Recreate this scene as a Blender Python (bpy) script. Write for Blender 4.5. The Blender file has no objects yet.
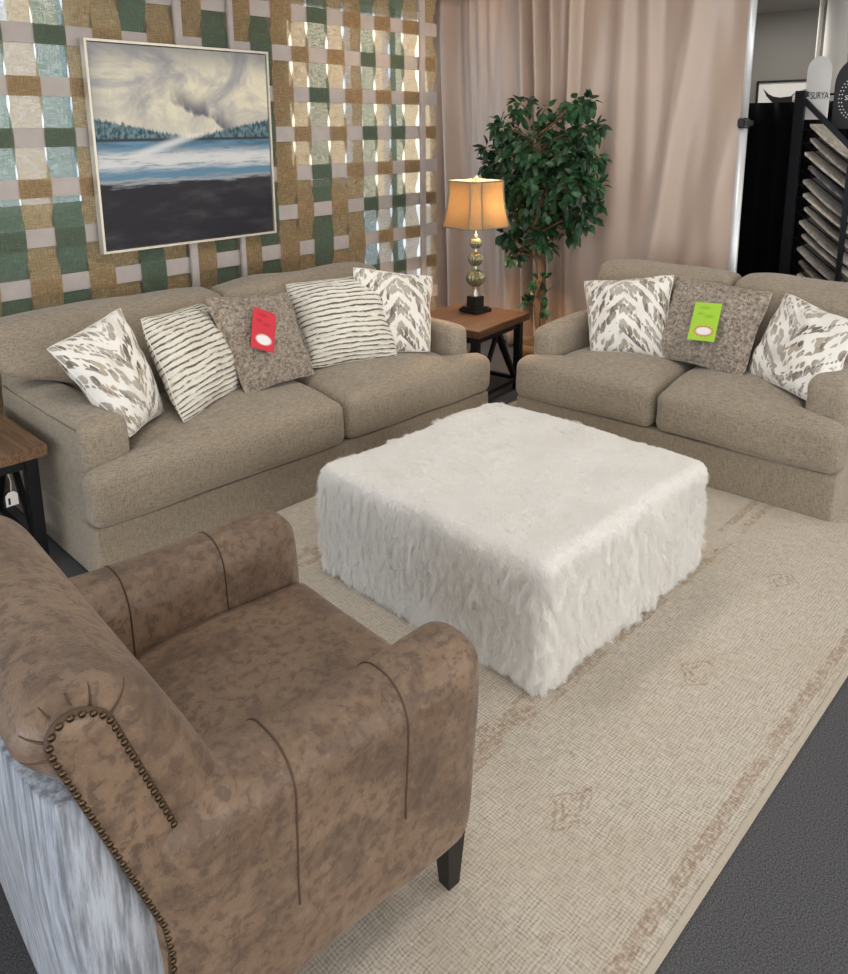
import bpy, bmesh, math, random
from mathutils import Vector, Matrix, noise
random.seed(7)
PI = math.pi
SC = bpy.context.scene
COL = SC.collection

# ------------------------------------------------------------------ camera
FPX, CY, PITCH, ROLL, YAW, CH = 801.0, 311.0, .2258, -.007, .7274, 1.65
Fw = Vector((math.cos(PITCH)*math.cos(YAW), math.cos(PITCH)*math.sin(YAW), -math.sin(PITCH)))
R0 = Vector((math.sin(YAW), -math.cos(YAW), 0)); U0 = R0.cross(Fw)
Rt = math.cos(ROLL)*R0 + math.sin(ROLL)*U0
Up = -math.sin(ROLL)*R0 + math.cos(ROLL)*U0
EYE = Vector((0, 0, CH))
cd = bpy.data.cameras.new('camera'); cam = bpy.data.objects.new('camera', cd); COL.objects.link(cam)
cd.sensor_fit = 'HORIZONTAL'; cd.sensor_width = 36; cd.lens = FPX/848*36
cd.shift_y = -(487-CY)/848; cd.clip_start = .05; cd.clip_end = 200
m = Matrix((Rt, Up, -Fw)).transposed().to_4x4(); m.translation = EYE
cam.matrix_world = m; SC.camera = cam

def ray(px, py): return (Fw + (px-424)/FPX*Rt - (py-CY)/FPX*Up).normalized()
def on(px, py, ax, val):
    d = ray(px, py); return EYE + d*((val-EYE[ax])/d[ax])
def on_plane(px, py, p, n):
    d = ray(px, py); return EYE + d*((p-EYE).dot(n)/d.dot(n))
def reach(B, px, s):
    d = ray(*px); w = EYE-B; b = d.dot(w); q = b*b-(w.dot(w)-s*s)
    return EYE + d*(-b+math.sqrt(max(q, 0)))

# ------------------------------------------------------------------ node helper
class NT:
    def __init__(s, name):
        s.m = bpy.data.materials.new(name); s.m.use_nodes = True
        s.t = s.m.node_tree; s.t.nodes.clear()
        s.out = s.t.nodes.new('ShaderNodeOutputMaterial')
        s.co = s.t.nodes.new('ShaderNodeTexCoord')
    def n(s, typ, **k):
        nd = s.t.nodes.new(typ)
        for a, v in k.items(): setattr(nd, a, v)
        return nd
    def L(s, a, b):
        if isinstance(a, bpy.types.NodeSocket): s.t.links.new(a, b)
        elif a is not None:
            if hasattr(b, 'default_value'):
                try: b.default_value = a
                except Exception: b.default_value = (*a, 1) if len(a) == 3 else a
    def ma(s, op, a, b=None, c=None, clamp=False):
        nd = s.n('ShaderNodeMath', operation=op); nd.use_clamp = clamp
        s.L(a, nd.inputs[0]); s.L(b, nd.inputs[1]); s.L(c, nd.inputs[2]); return nd.outputs[0]
    def ss(s, x, a, b):            # smooth step from a to b
        nd = s.n('ShaderNodeMapRange', interpolation_type='SMOOTHSTEP')
        s.L(x, nd.inputs[0]); nd.inputs[1].default_value = a; nd.inputs[2].default_value = b; return nd.outputs[0]
    def mix(s, f, a, b):
        nd = s.n('ShaderNodeMix', data_type='RGBA'); s.L(f, nd.inputs[0])
        for v, k in ((a, 6), (b, 7)):
            if isinstance(v, bpy.types.NodeSocket): s.t.links.new(v, nd.inputs[k])
            else: nd.inputs[k].default_value = (*v, 1)
        return nd.outputs[2]
    def sc(s, v, sx, sy=None, sz=None, rot=(0,0,0), loc=(0,0,0)):
        nd = s.n('ShaderNodeMapping'); s.L(v, nd.inputs[0]); nd.inputs[1].default_value = loc
        nd.inputs[2].default_value = rot
        nd.inputs[3].default_value = (sx, sx if sy is None else sy, sx if sz is None else sz); return nd.outputs[0]
    def noise(s, v, scale, detail=3, rough=.5, dist=0):
        nd = s.n('ShaderNodeTexNoise'); s.L(v, nd.inputs['Vector']); nd.inputs['Scale'].default_value = scale
        nd.inputs['Detail'].default_value = detail; nd.inputs['Roughness'].default_value = rough
        nd.inputs['Distortion'].default_value = dist; return nd.outputs[0]
    def xyz(s, v):
        nd = s.n('ShaderNodeSeparateXYZ'); s.L(v, nd.inputs[0]); return nd.outputs
    def vec(s, x, y, z=0.0):
        nd = s.n('ShaderNodeCombineXYZ'); s.L(x, nd.inputs[0]); s.L(y, nd.inputs[1]); s.L(z, nd.inputs[2]); return nd.outputs[0]
    def bump(s, h, st, d, nrm=None):
        nd = s.n('ShaderNodeBump'); nd.inputs['Strength'].default_value = st; nd.inputs['Distance'].default_value = d
        s.L(h, nd.inputs['Height'])
        if nrm is not None: s.L(nrm, nd.inputs['Normal'])
        return nd.outputs[0]
    def fin(s, col, rough=.8, metal=0, nrm=None, sheen=0, spec=.3, emis=None, est=0, coat=0, trans=0, alpha=None):
        p = s.n('ShaderNodeBsdfPrincipled')
        s.L(col if isinstance(col, bpy.types.NodeSocket) else (*col, 1), p.inputs['Base Color'])
        s.L(rough, p.inputs['Roughness']); p.inputs['Metallic'].default_value = metal
        p.inputs['Specular IOR Level'].default_value = spec
        p.inputs['Sheen Weight'].default_value = sheen; p.inputs['Sheen Roughness'].default_value = .5
        p.inputs['Coat Weight'].default_value = coat
        p.inputs['Transmission Weight'].default_value = trans
        if nrm is not None: s.L(nrm, p.inputs['Normal'])
        if emis is not None:
            s.L(emis if isinstance(emis, bpy.types.NodeSocket) else (*emis, 1), p.inputs['Emission Color']); p.inputs['Emission Strength'].default_value = est
        s.bs = p
        s.t.links.new(p.outputs[0], s.out.inputs[0]); return s.m

def plain(name, col, rough=.6, metal=0, var=.08, scale=8, spec=.4, bump=0):
    t = NT(name); o = t.co.outputs['Object']; f = t.noise(o, scale, 4)
    a = tuple(c*(1-var) for c in col); b = tuple(min(1, c*(1+var)) for c in col)
    nr = t.bump(t.noise(o, scale*12, 2), bump, .002) if bump else None
    return t.fin(t.mix(f, a, b), rough, metal, nr, spec=spec)

def fabric(name, a, b, cell=420, st=.5, sheen=.25):
    t = NT(name); o = t.co.outputs['Object']
    big = t.noise(o, 3.5, 4, .6)
    sl = t.noise(t.sc(o, 40, 40, 270), 1, 2, .8); sl2 = t.noise(t.sc(o, 270, 270, 34), 1, 2, .8)
    w = t.ma('ADD', t.ma('MULTIPLY', sl, .5), t.ma('MULTIPLY', sl2, .5))
    f = t.ma('ADD', t.ma('MULTIPLY', t.ss(w, .33, .67), .75), t.ma('MULTIPLY', big, .3), clamp=True)
    nr = t.bump(w, st, .004)
    return t.fin(t.mix(f, a, b), .9, 0, nr, sheen, .15)

M = {}
M['sofa'] = fabric('woven_taupe_upholstery', (.175, .14, .102), (.40, .34, .264))
M['seam'] = plain('taupe_seam_thread', (.18, .15, .11), .9)
M['dark_foot'] = plain('black_wood', (.012, .010, .009), .45)
M['metal_black'] = plain('black_powder_coat', (.010, .011, .014), .42, .3)
M['rack'] = plain('rack_black_steel', (.010, .011, .015), .4, .4)
M['chrome'] = plain('brushed_aluminium', (.74, .77, .80), .38, .35, .03)
M['nickel'] = plain('silver_leaf_metal', (.62, .58, .50), .28, .9, .1)
M['bronze'] = plain('aged_brass', (.10, .070, .038), .3, .9, .2)
M['white'] = plain('white_paint', (.88, .87, .84), .5)
M['column'] = plain('column_paint', (.70, .68, .64), .6)
M['paper'] = plain('white_card', (.80, .79, .76), .7)
M['ink'] = plain('black_ink', (.02, .02, .02), .7)
M['slat'] = plain('grey_washed_board', (.44, .40, .385), .85, 0, .18, 14, .2, .4)
M['farwall'] = plain('grey_wall_paint', (.235, .225, .21), .9, 0, .03, 2)
M['wallp'] = plain('beige_wall_paint', (.50, .44, .37), .9, 0, .03, 2)
M['black_cloth'] = plain('black_cloth', (.006, .006, .008), .9, 0, .2, 3, .1)
M['concrete'] = plain('outdoor_pavement', (.42, .42, .42), .9)
M['stucco'] = plain('outdoor_stucco', (.75, .76, .78), .9)

def leather():
    t = NT('distressed_brown_leather'); o = t.co.outputs['Object']
    a = t.noise(o, 9, 6, .62, .6); b = t.noise(o, 42, 5, .68, .35); c = t.noise(o, 4, 3)
    base = t.mix(t.ss(c, .3, .7), (.150, .093, .058), (.225, .148, .096))
    base = t.mix(t.ma('MULTIPLY', t.ss(a, .47, .62), .55), base, (.080, .049, .032))
    base = t.mix(t.ma('MULTIPLY', t.ss(b, .50, .60), .65), base, (.080, .050, .034))
    base = t.mix(t.ma('MULTIPLY', t.ss(b, .46, .34), .35), base, (.28, .20, .14))
    v = t.n('ShaderNodeTexVoronoi'); t.L(o, v.inputs['Vector']); v.inputs['Scale'].default_value = 260
    h = t.ma('ADD', t.ma('MULTIPLY', v.outputs['Distance'], .5), t.ma('MULTIPLY', a, 1.6))
    return t.fin(base, t.ma('ADD', .36, t.ma('MULTIPLY', b, .22)), 0, t.bump(h, .35, .004), .1, .42)
M['leather'] = leather()
M['lseam'] = plain('brown_seam_thread', (.085, .050, .032), .7)
def hide():
    t = NT('grey_streaked_hide'); o = t.co.outputs['Object']
    f = t.noise(t.sc(o, 70, 70, 6), 1, 5, .7); g = t.noise(t.sc(o, 160, 160, 12), 1, 4, .7)
    c = t.mix(t.ss(f, .35, .65), (.14, .15, .17), (.40, .43, .49))
    return t.fin(t.mix(t.ma('MULTIPLY', t.ss(g, .5, .7), .5), c, (.20, .19, .20)), .7, 0, t.bump(f, .6, .006), .3, .3)
M['hide'] = hide()

def fur(name='white_plush'):
    t = NT(name); o = t.co.outputs['Object']
    f = t.noise(o, 10, 5, .6); g = t.noise(o, 90, 4, .7, .8)
    return t.fin(t.mix(f, (.76, .73, .69), (.88, .865, .84)), .9, 0, t.bump(g, .8, .012), .35, .1)
M['fur'] = fur()
def hairm():
    t = NT('white_plush_pile')
    d = t.n('ShaderNodeBsdfDiffuse'); d.inputs[0].default_value = (.90, .885, .86, 1)
    tr = t.n('ShaderNodeBsdfTranslucent'); tr.inputs[0].default_value = (.90, .885, .86, 1)
    mx = t.n('ShaderNodeMixShader'); mx.inputs[0].default_value = .3
    t.L(d.outputs[0], mx.inputs[1]); t.L(tr.outputs[0], mx.inputs[2]); t.L(mx.outputs[0], t.out.inputs[0]); return t.m
M['hair'] = hairm()

def wood(name, a, b, along=0, plank=.14):
    t = NT(name); o = t.co.outputs['Object']; s = [60, 60, 60]; s[along] = 4
    f = t.noise(t.sc(o, *s), 1, 5, .65, .6); g = t.noise(o, 5, 3)
    c = t.mix(t.ss(f, .3, .7), a, b)
    X = t.xyz(o)[1 - along]
    fr = t.ma('FRACT', t.ma('DIVIDE', t.ma('ADD', X, 5.0), plank))
    gap = t.ma('LESS_THAN', fr, .03)
    c = t.mix(t.ma('MULTIPLY', gap, .7), c, tuple(x*.3 for x in a))
    return t.fin(c, .42, 0, t.bump(f, .2, .002), 0, .45)
M['table_wood'] = wood('dark_walnut_planks', (.055, .028, .017), (.125, .066, .040), 0)
M['table_wood2'] = wood('warm_brown_planks', (.105, .056, .030), (.22, .128, .072), 1)
M['wain'] = wood('dark_oak_panel', (.085, .062, .048), (.13, .098, .078), 2, 3)

def carpet():
    t = NT('charcoal_carpet'); o = t.co.outputs['Object']
    f = t.noise(o, 260, 3, .8); g = t.noise(o, 3, 3)
    c = t.mix(t.ss(f, .35, .65), (.052, .052, .057), (.165, .165, .175))
    return t.fin(c, .95, 0, t.bump(f, .7, .006), 0, .1)
M['carpet'] = carpet()

def rug():
    t = NT('beige_woven_rug'); o = t.co.outputs['Object']; X, Y, Z = t.xyz(o)
    wx = t.noise(t.sc(o, 22, 190, 1), 1, 3, .8); wy = t.noise(t.sc(o, 190, 22, 1), 1, 3, .8)
    gx = t.ma('SINE', t.ma('ADD', t.ma('MULTIPLY', X, 700), t.ma('MULTIPLY', t.noise(o, 25, 3), 14))); gy = t.ma('SINE', t.ma('ADD', t.ma('MULTIPLY', Y, 700), t.ma('MULTIPLY', t.noise(o, 21, 3), 14)))
    grid = t.ma('MULTIPLY', t.ma('ADD', gx, gy), t.ma('MULTIPLY', t.noise(o, 30, 3, .7), .09))
    w = t.ma('ADD', t.ma('MULTIPLY', t.ma('ADD', wx, wy), .5), grid)
    big = t.noise(o, 2.2, 4, .65)
    c = t.mix(t.ss(w, .28, .66), (.30, .255, .205), (.66, .60, .515))
    c = t.mix(t.ma('MULTIPLY', t.ss(big, .42, .68), .35), c, (.44, .36, .27))
    wob = t.ma('MULTIPLY', t.ma('SUBTRACT', t.noise(o, 14, 3), .5), .03)
    Xw = t.ma('ADD', X, wob); Yw = t.ma('ADD', Y, wob)
    def band(v, c0, hw): return t.ma('LESS_THAN', t.ma('ABSOLUTE', t.ma('SUBTRACT', v, c0)), hw)
    nb = t.ma('MULTIPLY', t.ss(t.noise(o, 70, 3, .8), .38, .60), t.ss(t.noise(o, 9, 2), .30, .50))
    mk = band(Yw, .055, .017)
    mk = t.ma('MAXIMUM', mk, band(Yw, 2.215, .017))
    for c0 in (.60, .66, 1.72, 1.78): mk = t.ma('MAXIMUM', mk, t.ma('MULTIPLY', band(Yw, c0, .016), t.ma('GREATER_THAN', t.noise(o, 3.5, 2), .44)))
    mk = t.ma('MAXIMUM', mk, t.ma('MULTIPLY', band(Yw, .63, .028), band(Xw, -.22, .20)))
    for c0 in (.07, .14): mk = t.ma('MAXIMUM', mk, t.ma('MULTIPLY', band(Xw, c0, .014), band(Y, 1.2, .62)))
    fx = t.ma('SUBTRACT', t.ma('FRACT', t.ma('DIVIDE', t.ma('ADD', X, .61), .69)), .5)
    dx = t.ma('ABSOLUTE', t.ma('MULTIPLY', fx, .69)); dy = t.ma('ABSOLUTE', t.ma('SUBTRACT', Y, .335))
    dd = t.ma('ADD', t.ma('DIVIDE', dx, .085), t.ma('DIVIDE', dy, .065))
    dd = t.ma('ADD', dd, t.ma('MULTIPLY', t.ma('SUBTRACT', t.noise(o, 22, 3), .5), .9))
    ring = t.ma('MULTIPLY', t.ma('LESS_THAN', dd, .95), t.ma('GREATER_THAN', t.ma('SINE', t.ma('MULTIPLY', dd, 16)), -.2))
    mk = t.ma('MAXIMUM', mk, ring)
    mk = t.ma('MULTIPLY', t.ma('MULTIPLY', mk, nb), .62)
    c = t.mix(mk, c, (.27, .165, .095))
    return t.fin(c, .95, 0, t.bump(w, .5, .004), .1, .1)
M['rug'] = rug()
M['rug_edge'] = plain('rug_binding', (.50, .44, .36), .9, bump=.3)

def burlap(name, a, b, open_=.30):
    t = NT(name); o = t.co.outputs['Object']
    wx = t.noise(t.sc(o, 18, 1, 330), 1, 3, .75); wz = t.noise(t.sc(o, 330, 1, 18), 1, 3, .75)
    w = t.ma('MULTIPLY', t.ma('ADD', wx, wz), .5)
    c = t.mix(t.ss(w, .35, .65), a, b)
    d = t.n('ShaderNodeBsdfDiffuse'); t.L(c, d.inputs[0]); tr = t.n('ShaderNodeBsdfTranslucent'); t.L(c, tr.inputs[0])
    tp = t.n('ShaderNodeBsdfTransparent')
    m1 = t.n('ShaderNodeMixShader'); m1.inputs[0].default_value = .55; t.L(d.outputs[0], m1.inputs[1]); t.L(tr.outputs[0], m1.inputs[2])
    al = t.ma('MULTIPLY', t.ss(w, .62, .40), open_*1.35)
    m2 = t.n('ShaderNodeMixShader'); t.L(al, m2.inputs[0]); t.L(m1.outputs[0], m2.inputs[1]); t.L(tp.outputs[0], m2.inputs[2])
    t.L(m2.outputs[0], t.out.inputs[0]); return t.m
M['burlap_tan'] = burlap('tan_burlap', (.34, .23, .11), (.62, .46, .26))
M['burlap_green'] = burlap('sage_green_burlap', (.085, .13, .088), (.20, .29, .205))

def curtainm():
    t = NT('beige_satin_drape'); o = t.co.outputs['Object']
    f = t.noise(t.sc(o, 120, 120, 3), 1, 3); g = t.noise(o, 1.4, 2)
    c = t.mix(g, (.60, .465, .38), (.66, .52, .43))
    m_ = t.fin(c, .34, 0, t.bump(f, .12, .002), .2, .8)
    tr = t.n('ShaderNodeBsdfTranslucent'); t.L(c, tr.inputs[0]); mx = t.n('ShaderNodeMixShader'); mx.inputs[0].default_value = .22
    t.L(t.bs.outputs[0], mx.inputs[1]); t.L(tr.outputs[0], mx.inputs[2]); t.t.links.new(mx.outputs[0], t.out.inputs[0])
    return m_
M['curtain'] = curtainm()

def shade():
    t = NT('linen_lamp_shade'); o = t.co.outputs['Object']
    f = t.noise(t.sc(o, 300, 300, 20), 1, 3)
    c = t.mix(f, (.26, .20, .125), (.37, .295, .195))
    d = t.n('ShaderNodeBsdfDiffuse'); t.L(c, d.inputs[0]); tr = t.n('ShaderNodeBsdfTranslucent'); t.L(c, tr.inputs[0])
    mx = t.n('ShaderNodeMixShader'); mx.inputs[0].default_value = .5
    t.L(d.outputs[0], mx.inputs[1]); t.L(tr.outputs[0], mx.inputs[2]); t.L(mx.outputs[0], t.out.inputs[0]); return t.m
M['shade'] = shade()
M['trim'] = plain('shade_trim', (.20, .19, .14), .8)
def mercury():
    t = NT('smoky_mercury_glass'); o = t.co.outputs['Object']
    f = t.noise(o, 60, 4, .7)
    return t.fin(t.mix(t.ss(f, .35, .7), (.10, .11, .055), (.36, .35, .22)), .18, .45, None, 0, .8, coat=.6)
M['mercury'] = mercury()

def leafm():
    t = NT('ficus_leaf'); o = t.co.outputs['Object']
    f = t.noise(o, 9, 2); c = t.mix(t.ss(f, .35, .65), (.007, .030, .012), (.026, .092, .032))
    m_ = t.fin(c, .42, 0, None, 0, .4)
    return m_
M['leaf'] = leafm()
M['bark'] = plain('ficus_bark', (.16, .105, .065), .85, 0, .4, 30, .2, .6)
M['moss'] = plain('dried_moss', (.10, .075, .045), .95, 0, .5, 60, .1, 1)
M['basket'] = plain('woven_basket', (.22, .15, .085), .85, 0, .3, 50, .2, .8)

def stripes():
    t = NT('ivory_ribbed_stripe_weave'); u, v, _ = t.xyz(t.co.outputs['UV'])
    uv = t.co.outputs['UV']
    wob = t.ma('MULTIPLY', t.ma('SUBTRACT', t.noise(t.sc(uv, 5, 9, 1), 1, 3), .5), .045)
    ph = t.ma('MULTIPLY', t.ma('ADD', v, wob), 2*PI*20)
    sn = t.ma('SINE', ph)
    line = t.ss(sn, .35, .75)
    br = t.ss(t.noise(t.sc(uv, 7, 34, 1, loc=(3, 1, 0)), 1, 4, .7), .38, .50)
    fray = t.ss(t.noise(t.sc(uv, 45, 160, 1), 1, 3, .7), .27, .45)
    mk = t.ma('MULTIPLY', t.ma('MULTIPLY', line, br), fray)
    fine = t.ss(t.noise(t.sc(uv, 16, 130, 1, loc=(9, 4, 0)), 1, 3, .8), .60, .68)
    mk = t.ma('MAXIMUM', mk, t.ma('MULTIPLY', fine, .7))
    dk = t.mix(t.noise(t.sc(uv, 6, 20, 1), 1, 2), (.045, .038, .033), (.17, .14, .11))
    c = t.mix(mk, (.76, .73, .65), dk)
    h = t.ma('ADD', t.ma('MULTIPLY', sn, -.5), t.noise(t.sc(uv, 60, 120, 1), 1, 2))
    return t.fin(c, .9, 0, t.bump(h, .7, .006), .15, .15)
M['stripe'] = stripes()
def ikat(k, name):
    t = NT(name); uv = t.co.outputs['UV']; u, v, _ = t.xyz(uv)
    tri = t.ma('ABSOLUTE', t.ma('SUBTRACT', t.ma('FRACT', t.ma('ADD', t.ma('MULTIPLY', u, 1.0), k)), .5))   # 0..0.5
    vv = t.ma('SUBTRACT', v, t.ma('MULTIPLY', tri, 1.0))
    vn = t.ma('ADD', vv, t.ma('MULTIPLY', t.ma('SUBTRACT', t.noise(t.sc(uv, 13, 3, 1, loc=(k*7, 0, 0)), 1, 2), .5), .09))
    band = t.ss(t.ma('SINE', t.ma('MULTIPLY', vn, 2*PI*4.2)), -.72, -.45)
    cells = t.n('ShaderNodeTexVoronoi'); cells.inputs['Scale'].default_value = 1; cells.inputs['Randomness'].default_value = .75
    t.L(t.vec(t.ma('MULTIPLY', u, 22), t.ma('MULTIPLY', vn, 11.5), k*11), cells.inputs['Vector'])
    blob = t.ss(cells.outputs['Distance'], .66, .56)
    cc = t.xyz(cells.outputs['Color'])
    pres = t.ma('GREATER_THAN', cc[0], .16)
    blob = t.ma('MULTIPLY', t.ma('MULTIPLY', blob, pres), band)
    strk = t.ss(t.noise(t.sc(uv, 110, 14, 1), 1, 3, .7), .28, .5)
    dots = t.ss(t.ma('ABSOLUTE', t.ma('SUBTRACT', t.ma('FRACT', t.ma('MULTIPLY', vv, 2.1)), .1)), .030, .020)
    dots = t.ma('MULTIPLY', dots, t.ma('GREATER_THAN', t.ma('SINE', t.ma('MULTIPLY', u, 200)), -.3))
    tone = t.mix(cc[1], (.10, .088, .078), (.44, .375, .285))
    tone = t.mix(t.ss(t.noise(t.sc(uv, 4, 3, 1, loc=(k*3, 2, 0)), 1, 2), .42, .6), tone, (.42, .385, .34))
    mk = t.ma('MULTIPLY', blob, t.ma('ADD', .6, t.ma('MULTIPLY', strk, .4)))
    c = t.mix(mk, (.78, .755, .71), tone)
    c = t.mix(t.ma('MULTIPLY', dots, .75), c, (.14, .12, .10))
    return t.fin(c, .88, 0, t.bump(t.noise(t.sc(uv, 200), 1, 2), .3, .002), .15, .15)
M['ikat1'] = ikat(.0, 'taupe_ikat_print'); M['ikat2'] = ikat(.5, 'taupe_chevron_print')
def shag():
    t = NT('taupe_looped_pile'); o = t.co.outputs['Object']
    f = t.noise(t.sc(o, 60, 60, 60, rot=(.3, .8, .5)), 1, 3, .7, .6); g = t.noise(o, 180, 3, .8)
    c = t.mix(t.ss(f, .32, .66), (.17, .135, .105), (.52, .44, .36))
    c = t.mix(t.ma('MULTIPLY', t.ss(g, .5, .7), .35), c, (.60, .53, .45))
    return t.fin(c, .95, 0, t.bump(t.ma('ADD', f, t.ma('MULTIPLY', g, .3)), 1, .012), .3, .1)
M['shag'] = shag()

def card(name, base, smudge, ring=None):
    t = NT(name); uv = t.co.outputs['UV']; u, v, _ = t.xyz(uv)
    c = base
    def spot(cx, cy, rx, ry, a=1.05, b=.8, star=0):
        dx = t.ma('DIVIDE', t.ma('SUBTRACT', u, cx), rx); dy = t.ma('DIVIDE', t.ma('SUBTRACT', v, cy), ry)
        r = t.ma('SQRT', t.ma('ADD', t.ma('MULTIPLY', dx, dx), t.ma('MULTIPLY', dy, dy)))
        if star:
            an = t.ma('ARCTAN2', dy, dx); r = t.ma('SUBTRACT', r, t.ma('MULTIPLY', t.ma('SINE', t.ma('MULTIPLY', an, 14)), star))
        return t.ss(r, a, b)
    for (cx, cy, rx, ry) in ((.42, .86, .28, .055), (.30, .70, .16, .05), (.62, .64, .22, .055)):
        c = t.mix(t.ma('MULTIPLY', spot(cx, cy, rx, ry, 1.2, .3), .45), c, smudge)
    if ring: c = t.mix(spot(.53, .25, .38, .15, 1.05, .85, .09), c, ring)
    c = t.mix(spot(.53, .25, .34 if not ring else .30, .13 if not ring else .105, 1.15, .75), c, (.80, .80, .80))
    return t.fin(c, .55, 0, None, 0, .3)
M['red_card'] = card('red_card', (.60, .035, .055), (.28, .01, .02))
M['green_card'] = card('lime_card', (.36, .62, .05), (.16, .33, .03), (.62, .20, .08))

def painting():
    t = NT('seascape_paint'); uv = t.co.outputs['UV']; u, v, _ = t.xyz(uv)
    n1 = t.noise(t.sc(uv, 3, 3, 1), 1, 6, .62, 1.0); n2 = t.noise(t.sc(uv, 7, 5, 1, loc=(4, 0, 0)), 1, 5, .6, 1.4)
    sky = t.mix(t.ss(n1, .36, .62), (.34, .34, .36), (.74, .70, .54))
    sky = t.mix(t.ma('MULTIPLY', t.ss(n2, .5, .66), .6), sky, (.46, .45, .46))
    sky = t.mix(t.ma('MULTIPLY', t.ss(v, .84, 1.02), .75), sky, (.17, .18, .22))
    sky = t.mix(t.ma('MULTIPLY', t.ss(u, .10, -.03), .6), sky, (.22, .24, .28))
    sky = t.mix(t.ma('MULTIPLY', t.ss(v, .72, .60), .45), sky, (.70, .66, .52))
    # dark swirl: a sloping streak
    d = t.ma('SUBTRACT', v, t.ma('SUBTRACT', .90, t.ma('MULTIPLY', u, .42)))
    d = t.ma('ADD', d, t.ma('MULTIPLY', t.ma('SUBTRACT', t.noise(t.sc(uv, 9, 4, 1, rot=(0, 0, .6)), 1, 4), .5), .12))
    sw = t.ma('MULTIPLY', t.ss(d, -.012, .01), t.ss(d, .13, .0))
    sw = t.ma('MULTIPLY', sw, t.ma('MULTIPLY', t.ss(u, .30, .52), t.ss(u, .84, .70)))
    sky = t.mix(t.ma('MULTIPLY', sw, t.ss(t.noise(t.sc(uv, 14, 4, 1, rot=(0, 0, .8)), 1, 3), .3, .55)), sky, (.13, .13, .17))
    # water and foam
    hs = t.noise(t.sc(uv, 3, 26, 1), 1, 5, .65)
    vw = t.ma('ADD', v, t.ma('MULTIPLY', t.ma('SUBTRACT', hs, .5), .11))
    water = t.mix(t.ss(hs, .35, .65), (.045, .12, .20), (.13, .27, .40))
    c = t.mix(t.ma('MULTIPLY', t.ss(vw, .51, .45), t.ss(hs, .28, .5)), water, (.62, .63, .64))
    c = t.mix(t.ss(vw, .42, .37), c, (.11, .23, .34))
    c = t.mix(t.ss(vw, .355, .335), c, (.30, .33, .36))
    dark = t.mix(t.ss(t.noise(t.sc(uv, 3, 9, 1, loc=(1, 5, 0)), 1, 5, .6), .45, .75), (.012, .012, .019), (.050, .048, .056))
    dark = t.mix(t.ma('MULTIPLY', t.ss(t.noise(t.sc(uv, 4, 3, 1, loc=(8, 2, 0)), 1, 2), .55, .75), .6), dark, (.02, .025, .075))
    c = t.mix(t.ss(vw, .335, .310), c, dark)
    # streak of light leading to the horizon
    lx = t.ma('SUBTRACT', u, t.ma('ADD', .20, t.ma('MULTIPLY', t.ma('SUBTRACT', v, .46), 3.2)))
    pl = t.ma('MULTIPLY', t.ma('MULTIPLY', t.ss(t.ma('ABSOLUTE', lx), .12, .0), .8), t.ma('MULTIPLY', t.ss(v, .44, .47), t.ss(v, .575, .56)))
    # shore and trees
    au = t.ma('ABSOLUTE', t.ma('SUBTRACT', u, .5))
    sp = t.noise(t.sc(uv, 60, 5, 1), 1, 4, .8)
    th = t.ma('ADD', t.ma('ADD', .548, t.ma('MULTIPLY', t.ma('SUBTRACT', au, .02), .19)), t.ma('MULTIPLY', t.ma('SUBTRACT', sp, .5), .07))
    up = t.ss(t.ma('SUBTRACT', v, th), -.006, .012)
    trees = t.mix(t.ss(t.noise(t.sc(uv, 55, 30, 1), 1, 3), .35, .65), (.022, .055, .075), (.14, .24, .28))
    land = t.mix(t.ss(v, .542, .552), (.035, .04, .05), trees)
    top = t.mix(up, land, sky)
    c = t.mix(t.ss(v, .527, .536), c, top)
    c = t.mix(pl, c, (.70, .72, .72))
    h = t.noise(t.sc(uv, 40, 60, 1), 1, 5, .7, .5)
    return t.fin(c, .5, 0, t.bump(h, .35, .004), 0, .35)
M['painting'] = painting()
M['champagne'] = plain('champagne_frame', (.62, .58, .50), .35, .4)
M['frame_black'] = plain('black_frame', (.015, .015, .015), .4)

def pile(name, a, b, s=25):
    t = NT(name); o = t.co.outputs['Object']; f = t.noise(o, s, 4, .7, 1)
    return t.fin(t.mix(t.ss(f, .38, .62), a, b), .95, 0, t.bump(t.noise(o, 300, 2), .5, .003), .1, .1)
SAMP = [pile('sample_pile_a', (.44, .39, .33), (.70, .64, .55)), pile('sample_pile_b', (.30, .27, .24), (.55, .50, .44)),
        pile('sample_pile_c', (.10, .10, .11), (.24, .24, .25)), pile('sample_pile_d', (.30, .27, .24), (.50, .46, .41)),
        pile('sample_pile_e', (.12, .10, .09), (.27, .24, .21))]

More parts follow.
